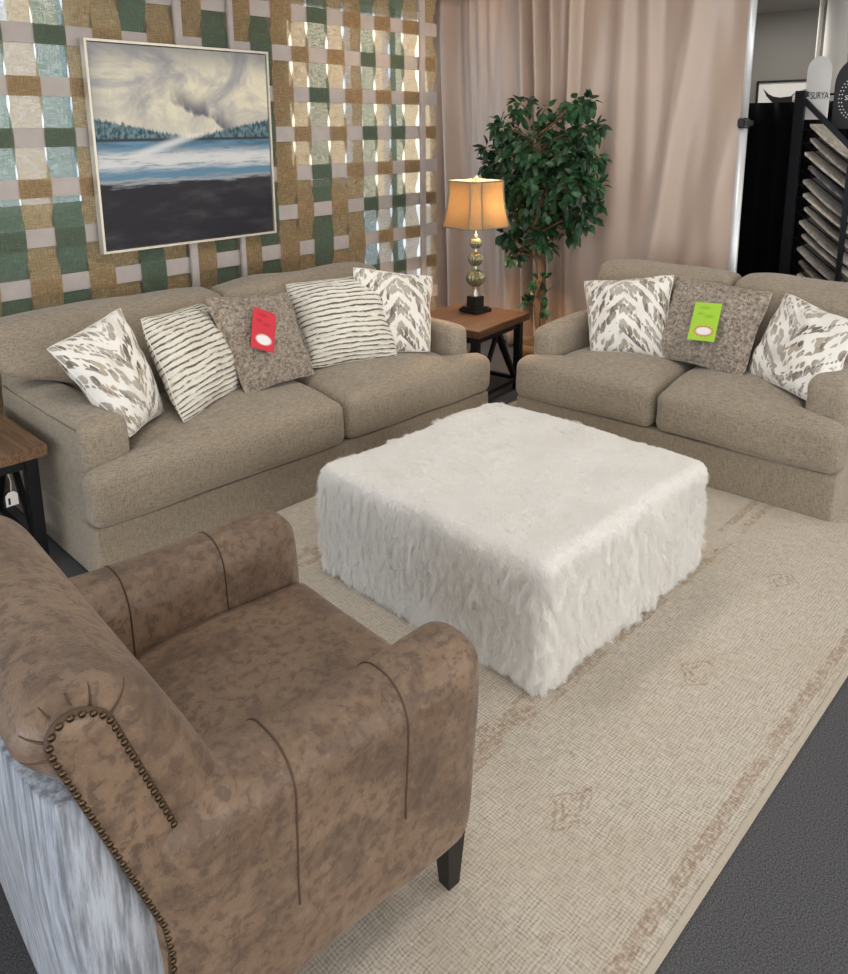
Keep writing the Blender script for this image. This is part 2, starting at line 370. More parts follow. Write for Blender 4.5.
# ------------------------------------------------------------------ mesh helpers
def link(name, bm, mat, parent=None, smooth=False, recalc=True):
    if recalc: bmesh.ops.recalc_face_normals(bm, faces=bm.faces)
    me = bpy.data.meshes.new(name); bm.to_mesh(me); bm.free()
    if smooth:
        for p in me.polygons: p.use_smooth = True
    if mat: me.materials.append(mat)
    o = bpy.data.objects.new(name, me); COL.objects.link(o)
    if parent: o.parent = parent
    return o
def thing(name, label, cat, loc=(0, 0, 0), rz=0, group=None):
    o = bpy.data.objects.new(name, None); COL.objects.link(o); o.location = loc; o.rotation_euler = (0, 0, rz)
    o.empty_display_size = .1
    return tag(o, label, cat, group)
def tag(o, label, cat, group=None):
    o['label'] = label; o['category'] = cat
    if group: o['group'] = group
    return o
def struct(o): o['kind'] = 'structure'; return o
def box(bm, x0, x1, y0, y1, z0, z1, bev=0):
    vs = [bm.verts.new((x, y, z)) for x in (x0, x1) for y in (y0, y1) for z in (z0, z1)]
    fs = [bm.faces.new([vs[i] for i in q]) for q in ((0, 1, 3, 2), (4, 6, 7, 5), (0, 4, 5, 1), (2, 3, 7, 6), (0, 2, 6, 4), (1, 5, 7, 3))]
    if bev:
        es = list({e for f in fs for e in f.edges}); bmesh.ops.bevel(bm, geom=es, offset=bev, segments=2, affect='EDGES')
    return bm
def boxo(name, b, mat, parent=None, bev=0):
    return link(name, box(bmesh.new(), *b, bev), mat, parent)
def orient(o, p0, p1, roll=0): pass
def tube(bm, pts, r, seg=8, cap=True):
    pts = [Vector(p) for p in pts]; n = len(pts); rs = r if hasattr(r, '__len__') else [r]*n
    rings = []; prev = None
    for i, p in enumerate(pts):
        d = (pts[min(i+1, n-1)]-pts[max(i-1, 0)]).normalized()
        if prev is None:
            a = Vector((0, 0, 1)) if abs(d.z) < .9 else Vector((1, 0, 0)); prev = (a-d*a.dot(d)).normalized()
        else: prev = (prev-d*prev.dot(d)).normalized()
        q = d.cross(prev)
        rings.append([bm.verts.new(p+(prev*math.cos(t)+q*math.sin(t))*rs[i]) for t in [2*PI*k/seg for k in range(seg)]])
    for A, B in zip(rings, rings[1:]):
        for k in range(seg): bm.faces.new((A[k], A[(k+1) % seg], B[(k+1) % seg], B[k]))
    if cap: bm.faces.new(rings[0][::-1]); bm.faces.new(rings[-1])
    return bm
def bar(bm, p0, p1, w, t, up=(0, 0, 1)):
    p0 = Vector(p0); p1 = Vector(p1); d = (p1-p0).normalized(); u = Vector(up); s = d.cross(u)
    if s.length < .01: s = d.cross(Vector((1, 0, 0)))
    s.normalize(); u = s.cross(d)
    vs = [bm.verts.new(p+s*a*w/2+u*b*t/2) for p in (p0, p1) for a, b in ((-1, -1), (1, -1), (1, 1), (-1, 1))]
    for q in ((0, 1, 2, 3), (7, 6, 5, 4), (0, 4, 5, 1), (1, 5, 6, 2), (2, 6, 7, 3), (3, 7, 4, 0)): bm.faces.new([vs[i] for i in q])
    return bm
def lathe(bm, prof, seg=32, loc=(0, 0, 0), flute=0, nfl=0):
    rings = []
    for r, z in prof:
        rings.append([bm.verts.new((loc[0]+(r*(1-flute*abs(math.sin(nfl*t/2)) if nfl else r/r*1 if r else 1))*math.cos(t), loc[1]+(r*(1-flute*abs(math.sin(nfl*t/2))) if nfl else r)*math.sin(t), loc[2]+z)) for t in [2*PI*k/seg for k in range(seg)]])
    if not nfl:
        for (r, z), ring in zip(prof, rings):
            for k, vtx in enumerate(ring):
                t = 2*PI*k/seg; vtx.co = (loc[0]+r*math.cos(t), loc[1]+r*math.sin(t), loc[2]+z)
    for A, B in zip(rings, rings[1:]):
        for k in range(seg): bm.faces.new((A[k], A[(k+1) % seg], B[(k+1) % seg], B[k]))
    bm.faces.new(rings[0][::-1]); bm.faces.new(rings[-1]); return bm

def rbox(x0, x1, y0, y1, z0, z1, r=.04, cuts=(24, 24, 8), cs=4, crown=(0, 0, 0), crown_neg=None, warp=None, nz=0, nsc=4, seed=0, zr=None):
    """rounded box; crown = bulge of the faces along x, y, z; warp(Vector in metres, u, v, w) -> Vector"""
    bm = bmesh.new(); lo = Vector((x0, y0, z0)); hi = Vector((x1, y1, z1)); h = (hi-lo)/2; c = (hi+lo)/2
    rr = [min(r, h[i]*.98) for i in range(3)]; R = min(rr)
    ax = []
    for i in range(3):
        a = [-h[i]+R*(1-math.cos(PI/2*k/cs))*1.0 for k in range(cs)]
        mid = [-h[i]+R+(2*h[i]-2*R)*k/cuts[i] for k in range(cuts[i]+1)]
        ax.append(a+mid+[-q for q in a[::-1]])
    cache = {}
    cn = crown if crown_neg is None else crown_neg
    def vert(p):
        k = (round(p[0], 5), round(p[1], 5), round(p[2], 5))
        if k in cache: return cache[k]
        q = Vector(p); core = Vector([max(-h[i]+R, min(h[i]-R, q[i])) for i in range(3)])
        d = q-core
        if d.length > 1e-7: q = core+d.normalized()*R
        U = [q[i]/h[i] for i in range(3)]
        off = Vector((0, 0, 0))
        for i in range(3):
            j, l = [k2 for k2 in range(3) if k2 != i]
            f = (1-abs(U[j])**2.5)*(1-abs(U[l])**2.5)*U[i]
            off[i] = (crown[i] if U[i] > 0 else cn[i])*f
        P = q+off+c
        if nz:
            P += Vector((noise.noise(P*nsc+Vector((seed, 0, 0))), noise.noise(P*nsc+Vector((0, seed+9, 0))), noise.noise(P*nsc+Vector((0, 3, seed+4)))))*nz
        if warp: P = warp(P, *U)
        cache[k] = bm.verts.new(P); return cache[k]
    for i in range(3):
        j, l = [k2 for k2 in range(3) if k2 != i]
        for sgn in (-1, 1):
            A = ax[j]; B = ax[l]
            for a in range(len(A)-1):
                for b in range(len(B)-1):
                    ps = []
                    for (aa, bb) in ((a, b), (a+1, b), (a+1, b+1), (a, b+1)):
                        p = [0, 0, 0]; p[i] = sgn*h[i]; p[j] = A[aa]; p[l] = B[bb]; ps.append(vert(p))
                    if len(set(ps)) == 4:
                        try: bm.faces.new(ps)
                        except ValueError: pass
    return bm

def BVH(o):
    from mathutils.bvhtree import BVHTree
    me = o.data
    return BVHTree.FromPolygons([v.co.copy() for v in me.vertices], [tuple(p.vertices) for p in me.polygons])

def smst(a, b, x):
    t = max(0, min(1, (x-a)/(b-a))); return t*t*(3-2*t)

# ------------------------------------------------------------------ setting
CEIL = 2.66
struct(boxo('floor', (-3, 8.1, -4, 4.4, -.1, 0), M['carpet']))
struct(boxo('ceiling', (-3, 8.1, -4, 4.4, CEIL, CEIL+.1), plain('ceiling_tile', (.42, .40, .37), .9)))
struct(boxo('wall_right', (8.0, 8.1, -4, 4.4, 0, CEIL), M['farwall']))
def wallbox(name, x0, x1, z0, z1): struct(boxo(name, (x0, x1, 4.28, 4.40, z0, z1), M['wallp']))
wb = bmesh.new()
for x0, x1, z0, z1 in ((-3, .2, 0, CEIL), (.2, 2.09, 0, 1.22), (.2, 2.09, 2.5, CEIL), (2.09, 3.46, 0, CEIL), (3.46, 4.12, 0, 1.25), (3.46, 8.1, 2.5, CEIL), (4.12, 8.1, 0, .22), (5.2, 8.1, .22, 2.5)):
    box(wb, x0, x1, 4.28, 4.40, z0, z1)
struct(link('wall_back', wb, M['wallp']))
glass = NT('window_glass')
gg = glass.n('ShaderNodeBsdfGlossy'); gg.inputs['Roughness'].default_value = .02
gt = glass.n('ShaderNodeBsdfTransparent'); gt.inputs[0].default_value = (.93, .97, 1, 1)
gm = glass.n('ShaderNodeMixShader'); gm.inputs[0].default_value = .05
glass.L(gt.outputs[0], gm.inputs[1]); glass.L(gg.outputs[0], gm.inputs[2]); glass.L(gm.outputs[0], glass.out.inputs[0])
def window(name, x0, x1, z0, z1, mull):
    e = bpy.data.objects.new(name, None); COL.objects.link(e); e.location = ((x0+x1)/2, 4.34, z0); struct(e)
    bm = bmesh.new(); cx = (x0+x1)/2; f = .05
    for a, b, c, d in ((x0, x1, z0, z0+f), (x0, x1, z1-f, z1), (x0, x0+f, z0, z1), (x1-f, x1, z0, z1)): box(bm, a-cx, b-cx, -.04, .04, c-z0, d-z0)
    for q in mull: box(bm, q-.03-cx, q+.03-cx, -.04, .04, 0, z1-z0)
    link('window_frame', bm, M['white'], e)
    bm = bmesh.new(); box(bm, x0+f-cx, x1-f-cx, -.004, .004, f, z1-z0-f); link('window_pane', bm, glass.m, e)
window('window_1', .2, 2.09, 1.22, 2.5, (.85, 1.5))
window('window_2', 3.46, 4.12, 1.25, 2.5, ())
window('window_3', 4.12, 5.2, .22, 2.5, (4.5,))
# outdoors
struct(boxo('ground', (-8, 14, 4.4, 30, -.3, -.15), M['concrete']))
tag(boxo('building', (-6, 9, 17, 22, -.15, 3.4), M['stucco']), 'low pale building across the street seen through the left window', 'building')
tag(boxo('building', (9.8, 34, 14, 24, -.15, 9), plain('tan_stucco', (.78, .62, .44), .9)), 'tall tan building added outside to warm the light through the right windows', 'building')  # added block; its tan face warms what shows through the right burlap strips
# wainscot panel between lattice and drape
wp = bmesh.new()
box(wp, 5.00, 5.06, 3.78, 4.28, 0, .93)
box(wp, 4.985, 5.06, 3.78, 4.28, .90, .96)
box(wp, 4.985, 5.00, 4.02, 4.08, .05, .9)
struct(link('trim_1', wp, M['wain']))
struct(boxo('baseboard_right', (5.02, 5.05, 1.9, 3.78, 0, .11), M['wain']))

# ------------------------------------------------------------------ lattice screen
LY = 3.78
lat = thing('lattice_screen', 'grey board lattice woven with tan and sage burlap strips in front of the windows', 'screen', (2.6, LY, 0))
slz = [.02+.2255*k + .03 for k in range(0, 12)]
zs0 = .935
slat_z = [zs0+.2265*k for k in range(-4, 8)]
SH = .043
for k, z in enumerate(slat_z):
    boxo('slat', (-2.3, 1.79, -.006, .006, z-SH, z+SH), M['slat'], lat, .002)
posts = []
PW = .135
# strip colours from the left-most visible one
seq = 'TGTTGT|TG|TGTTGTTGTGT|T'
x = 1.40-2.6; idx = 0
def strip(x0, x1, colr, odd, k):
    bm = bmesh.new(); n = 110; z0 = slat_z[0]-.06; z1 = 2.60; rnd = random.Random(k)
    prev = None; ph = rnd.random()*9
    for i in range(n+1):
        z = z0+(z1-z0)*i/n
        kk = (z-zs0)/.2265
        # parity: over even or odd slats
        a = math.cos(PI*(kk+(1 if odd else 0)))
        y = -.0125*max(-1, min(1, a*2.2))
        pin = 1-.05*abs(math.sin(PI*kk))**1.5*(.5+abs(noise.noise(Vector((ph, z*2, 0)))*2))
        cxm = (x0+x1)/2+.006*noise.noise(Vector((ph, z*3, 4))); hw = (x1-x0)/2*pin*1.045
        row = []
        for j in range(5):
            s = -1+2*j/4
            row.append(bm.verts.new((cxm+s*hw, y+.004*noise.noise(Vector((s*2, z*9, ph))), z)))
        if prev:
            for j in range(4): bm.faces.new((prev[j], prev[j+1], row[j+1], row[j]))
        prev = row
    link('burlap_strip', bm, M['burlap_tan' if colr == 'T' else 'burlap_green'], lat, True, False)
XB = [1.507, 1.648, 1.788, 1.92, 2.06, 2.20, 2.34, 2.388, 2.512, 2.664, 2.70, 2.82, 2.962, 3.105, 3.228, 3.381, 3.516, 3.658, 3.785, 3.922, 4.05, 4.187, 4.244, 4.37]
XB = [1.507-.139*k for k in range(7, 0, -1)]+XB
col_i = 0
for ch, xa, xb in zip('GTTGTTG'+seq, XB, XB[1:]):
    if ch == '|':
        boxo('post', (xa-2.6+.003, xb-2.6-.003, -.034, -.016, slat_z[0]-.1, 2.6), M['slat'], lat, .002); continue
    strip(xa-2.6, xb-2.6, ch, (col_i-7) % 2 == 1, col_i); col_i += 1

# painting
PA, PB, PC, PD = on(83, 40, 1, 3.72), on(268, 50, 1, 3.72), on(275, 234, 1, 3.72), on(103, 253, 1, 3.72)
px0 = (PA.x+PD.x)/2; px1 = (PB.x+PC.x)/2; pz0 = (PC.z+PD.z)/2; pz1 = (PA.z+PB.z)/2
pt = thing('painting', 'framed abstract seascape with dark shore and pale stormy sky hanging on the lattice', 'painting', ((px0+px1)/2, 3.72, pz0))
w2 = (px1-px0)/2; hh = pz1-pz0
bm = bmesh.new(); f = .012
for a, b, c, d in ((-w2, w2, 0, f), (-w2, w2, hh-f, hh), (-w2, -w2+f, f, hh-f), (w2-f, w2, f, hh-f)): box(bm, a, b, -.008, .032, c, d)
link('picture_frame', bm, M['champagne'], pt)
bm = bmesh.new(); a = w2-f-.005
box(bm, -a, a, .0, .028, f+.005, hh-f-.005)
uvl = bm.loops.layers.uv.new('UVMap')
for fc in bm.faces:
    for lp in fc.loops: lp[uvl].uv = ((lp.vert.co.x+a)/(2*a), (lp.vert.co.z-f)/(hh-2*f))
link('canvas', bm, M['painting'], pt)

# ------------------------------------------------------------------ rug
rg = thing('area_rug', 'large beige woven rug with faded brown stripes and diamonds under the furniture', 'rug', (1.72, .485, 0), -.035)
boxo('pile', (-1.25, 2.35, 0.006, 2.262, .001, .012), M['rug'], rg)
bm = bmesh.new()
for b in ((-1.256, 2.356, 0, .012), (-1.256, 2.356, 2.256, 2.268), (-1.256, -1.244, 0, 2.268), (2.344, 2.356, 0, 2.268)): box(bm, *b, .0005, .014)
link('binding', bm, M['rug_edge'], rg)

# ------------------------------------------------------------------ sofas
def cushionL(s0, s1, t0, t1, z0, z1, L, R, crown, seed, tj=.11):
    """T-shaped seat cushion: L/R = inset (m) behind the front tongue on that side"""
    def warp(P, u, v, w):
        k = smst(t0+tj-.03, t0+tj+.03, P.y)
        f = (P.x-s0)/(s1-s0)
        if L: P.x += L*k*(1-f)
        if R: P.x -= R*k*f
        P.z -= .018*smst(.55, 1.0, abs(2*f-1))*smst(.25, 0, (P.y-t0))*(1 if w > 0 else 0)
        return P
    return rbox(s0, s1, t0, t1, z0, z1, .050, (26, 20, 5), 5, crown, (crown[0], crown[1], 0), warp, .012, 3.2, seed)
def backcush(s0, s1, t0, t1, z0, z1, L, R, seed, armz, thick=.042):
    def warp(P, u, v, w):
        f = (P.x-s0)/(s1-s0); k = 1-smst(armz-.01, armz+.10, P.z)
        if L: P.x += L*k*(1-f)
        if R: P.x -= R*k*f
        hgt = (P.z-z0)/(z1-z0)
        P.y += .16*hgt                      # lean
        P.y += .03*(1-hgt)*(1 if v < 0 else 0)
        P.z -= .006*(abs(2*f-1)**6)*smst(.5, 1, hgt)
        return P
    return rbox(s0, s1, t0, t1, z0, z1, thick, (24, 5, 14), 5, (.004, .045, .016), (.004, .065, 0), warp, .016, 3.4, seed)
def sofa(name, label, loc, rz, W, D, splits, aw, seed, armh=.585, bex=(.0, .0), bsp=1.0, ins=(.008, .08)):
    r = thing(name, label, 'sofa', loc, rz, None)
    link('frame', rbox(.0, W, -.025, D-.05, .0, .212, .012, (26, 10, 4), 3, (.0, .004, 0), None, None, .003, 5, seed), M['sofa'], r, True)
    link('back_frame', rbox(.02, W-.02, D-.20, D, .10, .80, .05, (20, 4, 10), 4, (0, .01, .01), None, None, .004, 5, seed+1), M['sofa'], r, True)
    for s in (0, 1):
        x0, x1 = (ins[0], aw) if s == 0 else (W-aw-.0, W-ins[1])
        def warp(P, u, v, w, s=s):
            top = smst(.2, 1, w)
            return P
        a = link('arm', rbox(x0, x1, .055, D-.03, .012, armh, .045, (6, 20, 14), 5, (.012, .012, .022), (.004, .012, 0), warp, .006, 5, seed+2+s), M['sofa'], r, True)
        xe = x0 if s == 0 else x1; sg = -1 if s == 0 else 1
        bm = bmesh.new()
        tube(bm, [(xe-sg*.006, .095+ (D-.17)*k/20, armh-.018-.004*math.sin(PI*k/20)) for k in range(21)], .003, 6)
        link('seam', bm, M['seam'], a)
    n = len(splits)-1
    for i in range(n):
        c = link('seat_cushion', cushionL(splits[i]+(.004 if i else -.008), splits[i+1]-(.004 if i < n-1 else -.006), -.05, D-.24, .212, .438, aw+.004 if i == 0 else 0, aw+.012 if i == n-1 else 0, (.006, .022, .045), seed+5+i), M['sofa'], r, True)
    for i in range(n):
        s0, s1 = ((.004, bsp-.002), (bsp+.002, W-.004))[i]
        link('back_cushion', backcush(s0-(bex[0] if i == 0 else -.002), s1+(bex[1] if i == n-1 else -.002), D-.42, D-.22, .40, .868, aw+bex[0] if i == 0 else 0, aw+bex[1] if i == n-1 else 0, seed+9+i, armh), M['sofa'], r, True)
    for sx in (.08, W-.08):
        for sy in (.08, D-.12):
            bm = bmesh.new(); lathe(bm, [(.022, 0), (.026, .002), (.030, .02)], 16, (sx, sy, 0)); link('foot', bm, M['dark_foot'], r, True)
    return r
SW = 2.215
sofa('sofa', 'long taupe fabric sofa in front of the burlap lattice, five throw pillows on it', (1.195, 2.70, .006), -.055, SW, .93, (0, 1.185, SW), .205, 1, bex=(.05, -.17), bsp=1.01, ins=(.008, .075))
sofa('loveseat', 'taupe fabric loveseat in front of the beige drapes, three throw pillows on it', (3.47, 2.395, .006), -PI/2, 1.62, .93, (0, .80, 1.62), .182, 31, bex=(-.07, .0), bsp=.865, ins=(.035, .01))

# ------------------------------------------------------------------ pillows
def pillow(name, label, cat, pts, mat, thick=.075, n=44, rough=0, group=None, zb=(.48, .48), size=.49, pinch=.055, seed=0, lean=None):
    tl, tr, br, bl = pts
    BL = on(*bl, 2, zb[0]); BR = on(*br, 2, zb[1]); TL = reach(BL, tl, size); TR = reach(BR, tr, size)
    return pillow3(name, label, cat, (BL, BR, TR, TL), mat, thick, n, rough, group, pinch, seed)
def pillow3(name, label, cat, P, mat, thick, n, rough, group, pinch, seed):
    BL, BR, TR, TL = P; c = (BL+BR+TR+TL)/4
    nrm = ((BR-BL)+(TR-TL)).cross((TL-BL)+(TR-BR)).normalized()
    if nrm.dot(EYE-c) < 0: nrm = -nrm
    bm = bmesh.new(); uvl = bm.loops.layers.uv.new('UVMap')
    sides = []
    for sg in (1, -1):
        G = []
        for i in range(n+1):
            row = []
            for j in range(n+1):
                u = -math.cos(PI*i/n)*.35+(-1+2*i/n)*.65; v = -math.cos(PI*j/n)*.35+(-1+2*j/n)*.65
                if sg < 0 and (i in (0, n) or j in (0, n)): row.append(sides[0][i][j]); continue
                uu = u*(1-pinch*(1-v*v)*abs(u)); vv = v*(1-pinch*(1-u*u)*abs(v))
                # slightly rounded corners
                cr = max(0, abs(u)*abs(v)-.75)*.12; uu *= 1-cr; vv *= 1-cr
                a, b = (uu+1)/2, (vv+1)/2
                p = BL*(1-a)*(1-b)+BR*a*(1-b)+TR*a*b+TL*(1-a)*b
                e = ((1-abs(u)**2.6)*(1-abs(v)**2.6))
                h = thick*(max(0, e)**.62)
                wr = noise.noise(Vector((u*1.6+seed, v*1.6, sg)))*.022*e + noise.noise(Vector((u*4+seed, v*4, sg+5)))*.009*min(1, e*2)
                if rough: wr += noise.noise(Vector((u*16+seed, v*16, sg)))*rough*min(1, e*4+.4)+noise.noise(Vector((u*40+seed, v*40, sg)))*rough*.7
                edge = noise.noise(Vector((u*2.5+seed, v*2.5, 7)))*.016
                p = p+nrm*(sg*(h+wr*1.0)+edge)
                row.append(bm.verts.new(p-c))
            G.append(row)
        sides.append(G)
        for i in range(n):
            for j in range(n):
                q = [G[i][j], G[i+1][j], G[i+1][j+1], G[i][j+1]]
                if sg < 0: q = q[::-1]
                try: fc = bm.faces.new(q)
                except ValueError: continue
                ids = [(i, j), (i+1, j), (i+1, j+1), (i, j+1)]
                if sg < 0: ids = ids[::-1]
                for lp, (a, b) in zip(fc.loops, ids): lp[uvl].uv = (a/n, b/n)
    e = thing(name, label, cat, tuple(c), 0, group)
    link('cover', bm, mat, e, True)
    # knife-edge seam around the rim
    G = sides  # verts freed; rebuild rim by formula
    rim = []
    for k in range(0, 81):
        s = k/80*4; q = int(s) % 4; f = (s % 1)*2-1
        u, v = ((f, -1), (1, f), (-f, 1), (-1, -f))[q]
        uu = u*(1-pinch*(1-v*v)*abs(u)); vv = v*(1-pinch*(1-u*u)*abs(v)); cr = max(0, abs(u)*abs(v)-.75)*.12; uu *= 1-cr; vv *= 1-cr
        a, b = (uu+1)/2, (vv+1)/2
        rim.append(BL*(1-a)*(1-b)+BR*a*(1-b)+TR*a*b+TL*(1-a)*b+nrm*noise.noise(Vector((u*2.5+seed, v*2.5, 7)))*.016-c)
    link('edge_seam', tube(bmesh.new(), rim, .0022 if not rough else .006, 6), mat, e, True)
    return (c, nrm, e)
K = 'throw_pillow'
pillow(K, 'ivory and taupe printed pillow leaning on the left arm of the long sofa', 'pillow', ((44, 349), (121, 306), (164, 413), (131, 438)), M['ikat1'], .095, zb=(.50, .48), size=.485, seed=1)
pillow(K, 'ivory pillow with thin dark stripes, second from the left arm of the long sofa', 'pillow', ((138, 319), (203, 302), (246, 386), (184, 424)), M['stripe'], .10, seed=5, pinch=.04)
c3, n3, e3 = pillow(K, 'nubby taupe pillow with a red card on it, middle of the long sofa', 'pillow', ((205, 298), (287, 292), (315, 374), (246, 395)), M['shag'], .08, 110, .014, seed=9)
pillow(K, 'ivory pillow with thin dark stripes right of the red card on the long sofa', 'pillow', ((284, 284), (380, 271), (398, 357), (312, 369)), M['stripe'], .095, seed=13, pinch=.04, size=.48)
pillow(K, 'ivory and taupe printed pillow at the lamp end of the long sofa', 'pillow', ((352, 266), (433, 276), (431, 352), (364, 356)), M['ikat2'], .06, seed=17, size=.47)
pillow(K, 'ivory and taupe printed pillow at the plant end of the loveseat', 'pillow', ((583, 281), (675, 273), (665, 358), (590, 351)), M['ikat2'], .085, seed=21, size=.46)
c7, n7, e7 = pillow(K, 'nubby taupe pillow with a lime green card on it, middle of the loveseat', 'pillow', ((676, 275), (774, 293), (742, 379), (647, 353)), M['shag'], .085, 110, .014, seed=25, size=.47)
pillow(K, 'tilted ivory and taupe printed pillow against the near right arm of the loveseat', 'pillow', ((785, 291), (866, 326), (822, 410), (744, 373)), M['ikat1'], .09, zb=(.48, .47), seed=29, size=.47)
def cardo(label, pts, c, n, mat):
    P = [on_plane(x, y, c+n*.112, n) for x, y in pts]; cc = sum(P, Vector())/4
    bm = bmesh.new(); uvl = bm.loops.layers.uv.new('UVMap')
    def add(vs, uv):
        f = bm.faces.new(vs)
        for lp, q in zip(f.loops, uv): lp[uvl].uv = q
    F_ = [bm.verts.new(p-cc) for p in P]; B_ = [bm.verts.new(p-cc-n*.0015) for p in P]
    U = ((0, 1), (1, 1), (1, 0), (0, 0))
    add(F_, U); add(B_[::-1], U[::-1])
    for i in range(4): add([F_[i], B_[i], B_[(i+1) % 4], F_[(i+1) % 4]], ((.02, .5),)*4)
    o = link('price_card', bm, mat); o.location = cc; tag(o, label, 'card'); return o
cardo('red price card with a white oval pinned on the nubby pillow', ((253.5, 306.5), (276, 314.5), (274, 353), (250.6, 346.6)), c3, n3, M['red_card'])
cardo('lime green price card with an orange starburst on the nubby pillow', ((696, 301.8), (722.3, 304), (714, 342), (687, 339)), c7, n7, M['green_card'])

# ------------------------------------------------------------------ ottoman
ot = thing('ottoman', 'large square white faux fur ottoman in the middle of the rug', 'ottoman', (2.285, 1.590, .014), -.045)
otb = link('fur_cover', rbox(-.515, .515, -.515, .515, .006, .425, .042, (40, 40, 16), 5, (.008, .008, .010), None, None, .010, 5, 77), M['fur'], ot, True)
otb.data.materials.append(M['hair'])
ps = otb.modifiers.new('fur_pile', 'PARTICLE_SYSTEM').particle_system; st = ps.settings
st.type = 'HAIR'; st.count = 16000; st.hair_length = .0105; st.hair_step = 3; st.emit_from = 'FACE'; st.use_emit_random = True
st.child_type = 'INTERPOLATED'; st.child_percent = 28; st.rendered_child_count = 28; st.clump_factor = .0; st.clump_shape = .1
st.roughness_1 = .008; st.roughness_1_size = .10; st.roughness_2 = .010; st.roughness_2_size = .05; st.roughness_endpoint = .010
st.brownian_factor = .004; st.factor_random = .004; st.tangent_factor = .004; st.tangent_phase = .3
st.effector_weights.gravity = 0; st.object_align_factor = (0, .002, -.006)
st.root_radius = .35; st.tip_radius = .12; st.radius_scale = .003; st.material = 2; st.render_step = 2
for sx in (-.42, .42):
    for sy in (-.42, .42):
        bm = bmesh.new(); lathe(bm, [(.02, 0), (.024, .02)], 12, (sx, sy, 0)); link('foot', bm, M['dark_foot'], ot)

# ------------------------------------------------------------------ armchair
AC = (.80, 1.33, .0); AR = -.115
ac = thing('armchair', 'brown distressed leather armchair with rolled back and nailhead trim in the foreground', 'armchair', AC, AR)
YH = .395
link('seat_frame', rbox(-.33, .375, -.34, .34, .15, .34, .03, (14, 14, 4), 3, (.006, 0, 0), None, None, .002, 4, 3), M['leather'], ac, True)
def seatw(P, u, v, w): P.z -= .03*smst(0, -1, u)*1.0; return P
link('seat_cushion', rbox(-.26, .41, -.275, .275, .335, .455, .035, (22, 20, 4), 4, (.012, .0, .022), None, seatw, .006, 4, 8), M['leather'], ac, True)
bm = bmesh.new()
def armwarp(sd):
    def f(P, u, v, w):
        k = smst(-.2, 1, w)
        # arms swell towards their rounded top and dip slightly before the front
        P.y += sd*.012*math.sin(max(0, w)*PI*.5)
        P.z += .014*smst(.1, .38, P.x)*k + .016*smst(.05, -.28, P.x)*k
        if P.y*sd < .34: P.y -= sd*.02*smst(.1, -.2, P.x)*k
        if w < 0: P.x -= .02*(-w)*smst(.25, .41, P.x)
        return P
    return f
for sd in (-1, 1):
    y0, y1 = (.258, .418) if sd > 0 else (-.418, -.258)
    am = link('arm', rbox(-.30, .415, y0, y1, .13, .615, .068, (20, 3, 14), 6, (.010, .006, .006), None, armwarp(sd), .005, 5, 40+sd), M['leather'], ac, True)
    yc = (y0+y1)/2
    for xs_ in (.185, -.060):
        tgt = BVH(am); pts = []
        for k in range(45):
            a = -.35*PI+1.7*PI*k/44
            d = Vector((0, math.cos(a), math.sin(a))); c0 = Vector((xs_, yc, .50))
            if abs(d.y) > .2 and d.z < 0: pass
            hit = tgt.ray_cast(c0+d*.6, -d)
            if hit[0] is not None and hit[0].z > .30: pts.append(hit[0]+hit[1]*.0006)
        link('seam', tube(bmesh.new(), pts, .0022, 6), M['lseam'], am, True)
# back: profile in (x, z) swept across y, bulging out at the scroll
prof = [(-.100, .42), (-.112, .50), (-.142, .60), (-.178, .68), (-.214, .76), (-.246, .82), (-.284, .850), (-.324, .872), (-.368, .880),
        (-.410, .870), (-.440, .848), (-.451, .820), (-.443, .793), (-.418, .768), (-.395, .742), (-.380, .69), (-.364, .60), (-.337, .50), (-.312, .40), (-.302, .28), (-.297, .15), (-.24, .14), (-.16, .16), (-.11, .28)]
def smooth_prof(p, it=2):
    for _ in range(it):
        q = []
        for i in range(len(p)):
            a, b = p[i], p[(i+1) % len(p)]
            q += [(a[0]*.75+b[0]*.25, a[1]*.75+b[1]*.25), (a[0]*.25+b[0]*.75, a[1]*.25+b[1]*.75)]
        p = q
    return p
pc = (-.30, .60)
P2 = smooth_prof(prof, 2)
def spine(z):     # centre line of the back at height z
    return -.30-.33*(min(max(z, .42), .86)-.65)
def backsweep(P2, ys, mat, name, parent, scale_fn, mi=None):
    bm = bmesh.new(); rings = []
    for y in ys:
        s = scale_fn(y); ring = []
        for (x, z) in P2:
            cx = spine(z)+.0; cz = .81 if z > .81 else z
            ring.append(bm.verts.new((cx+(x-cx)*s, y, cz+(z-cz)*s)))
        rings.append(ring)
    n = len(P2)
    for A, B in zip(rings, rings[1:]):
        for k in range(n): bm.faces.new((A[k], A[(k+1) % n], B[(k+1) % n], B[k]))
    bm.faces.new(rings[0][::-1]); bm.faces.new(rings[-1])
    return link(name, bm, mat, parent, True)
ys = []; 
for k in range(9): ys.append(-YH+.055*(1-math.cos(PI/2*k/8)))
ys = [-YH+.06*(k/8)**1.6 for k in range(9)]+[-YH+.06+(2*YH-.12)*k/16 for k in range(1, 16)]+[YH-.06*(k/8)**1.6 for k in range(8, -1, -1)]
def sfn(y):
    d = max(0, (abs(y)-(YH-.06))/.06); return math.sqrt(max(0, 1-(d*.82)**2))
bk = backsweep(P2, ys, M['leather'], 'backrest', ac, sfn)
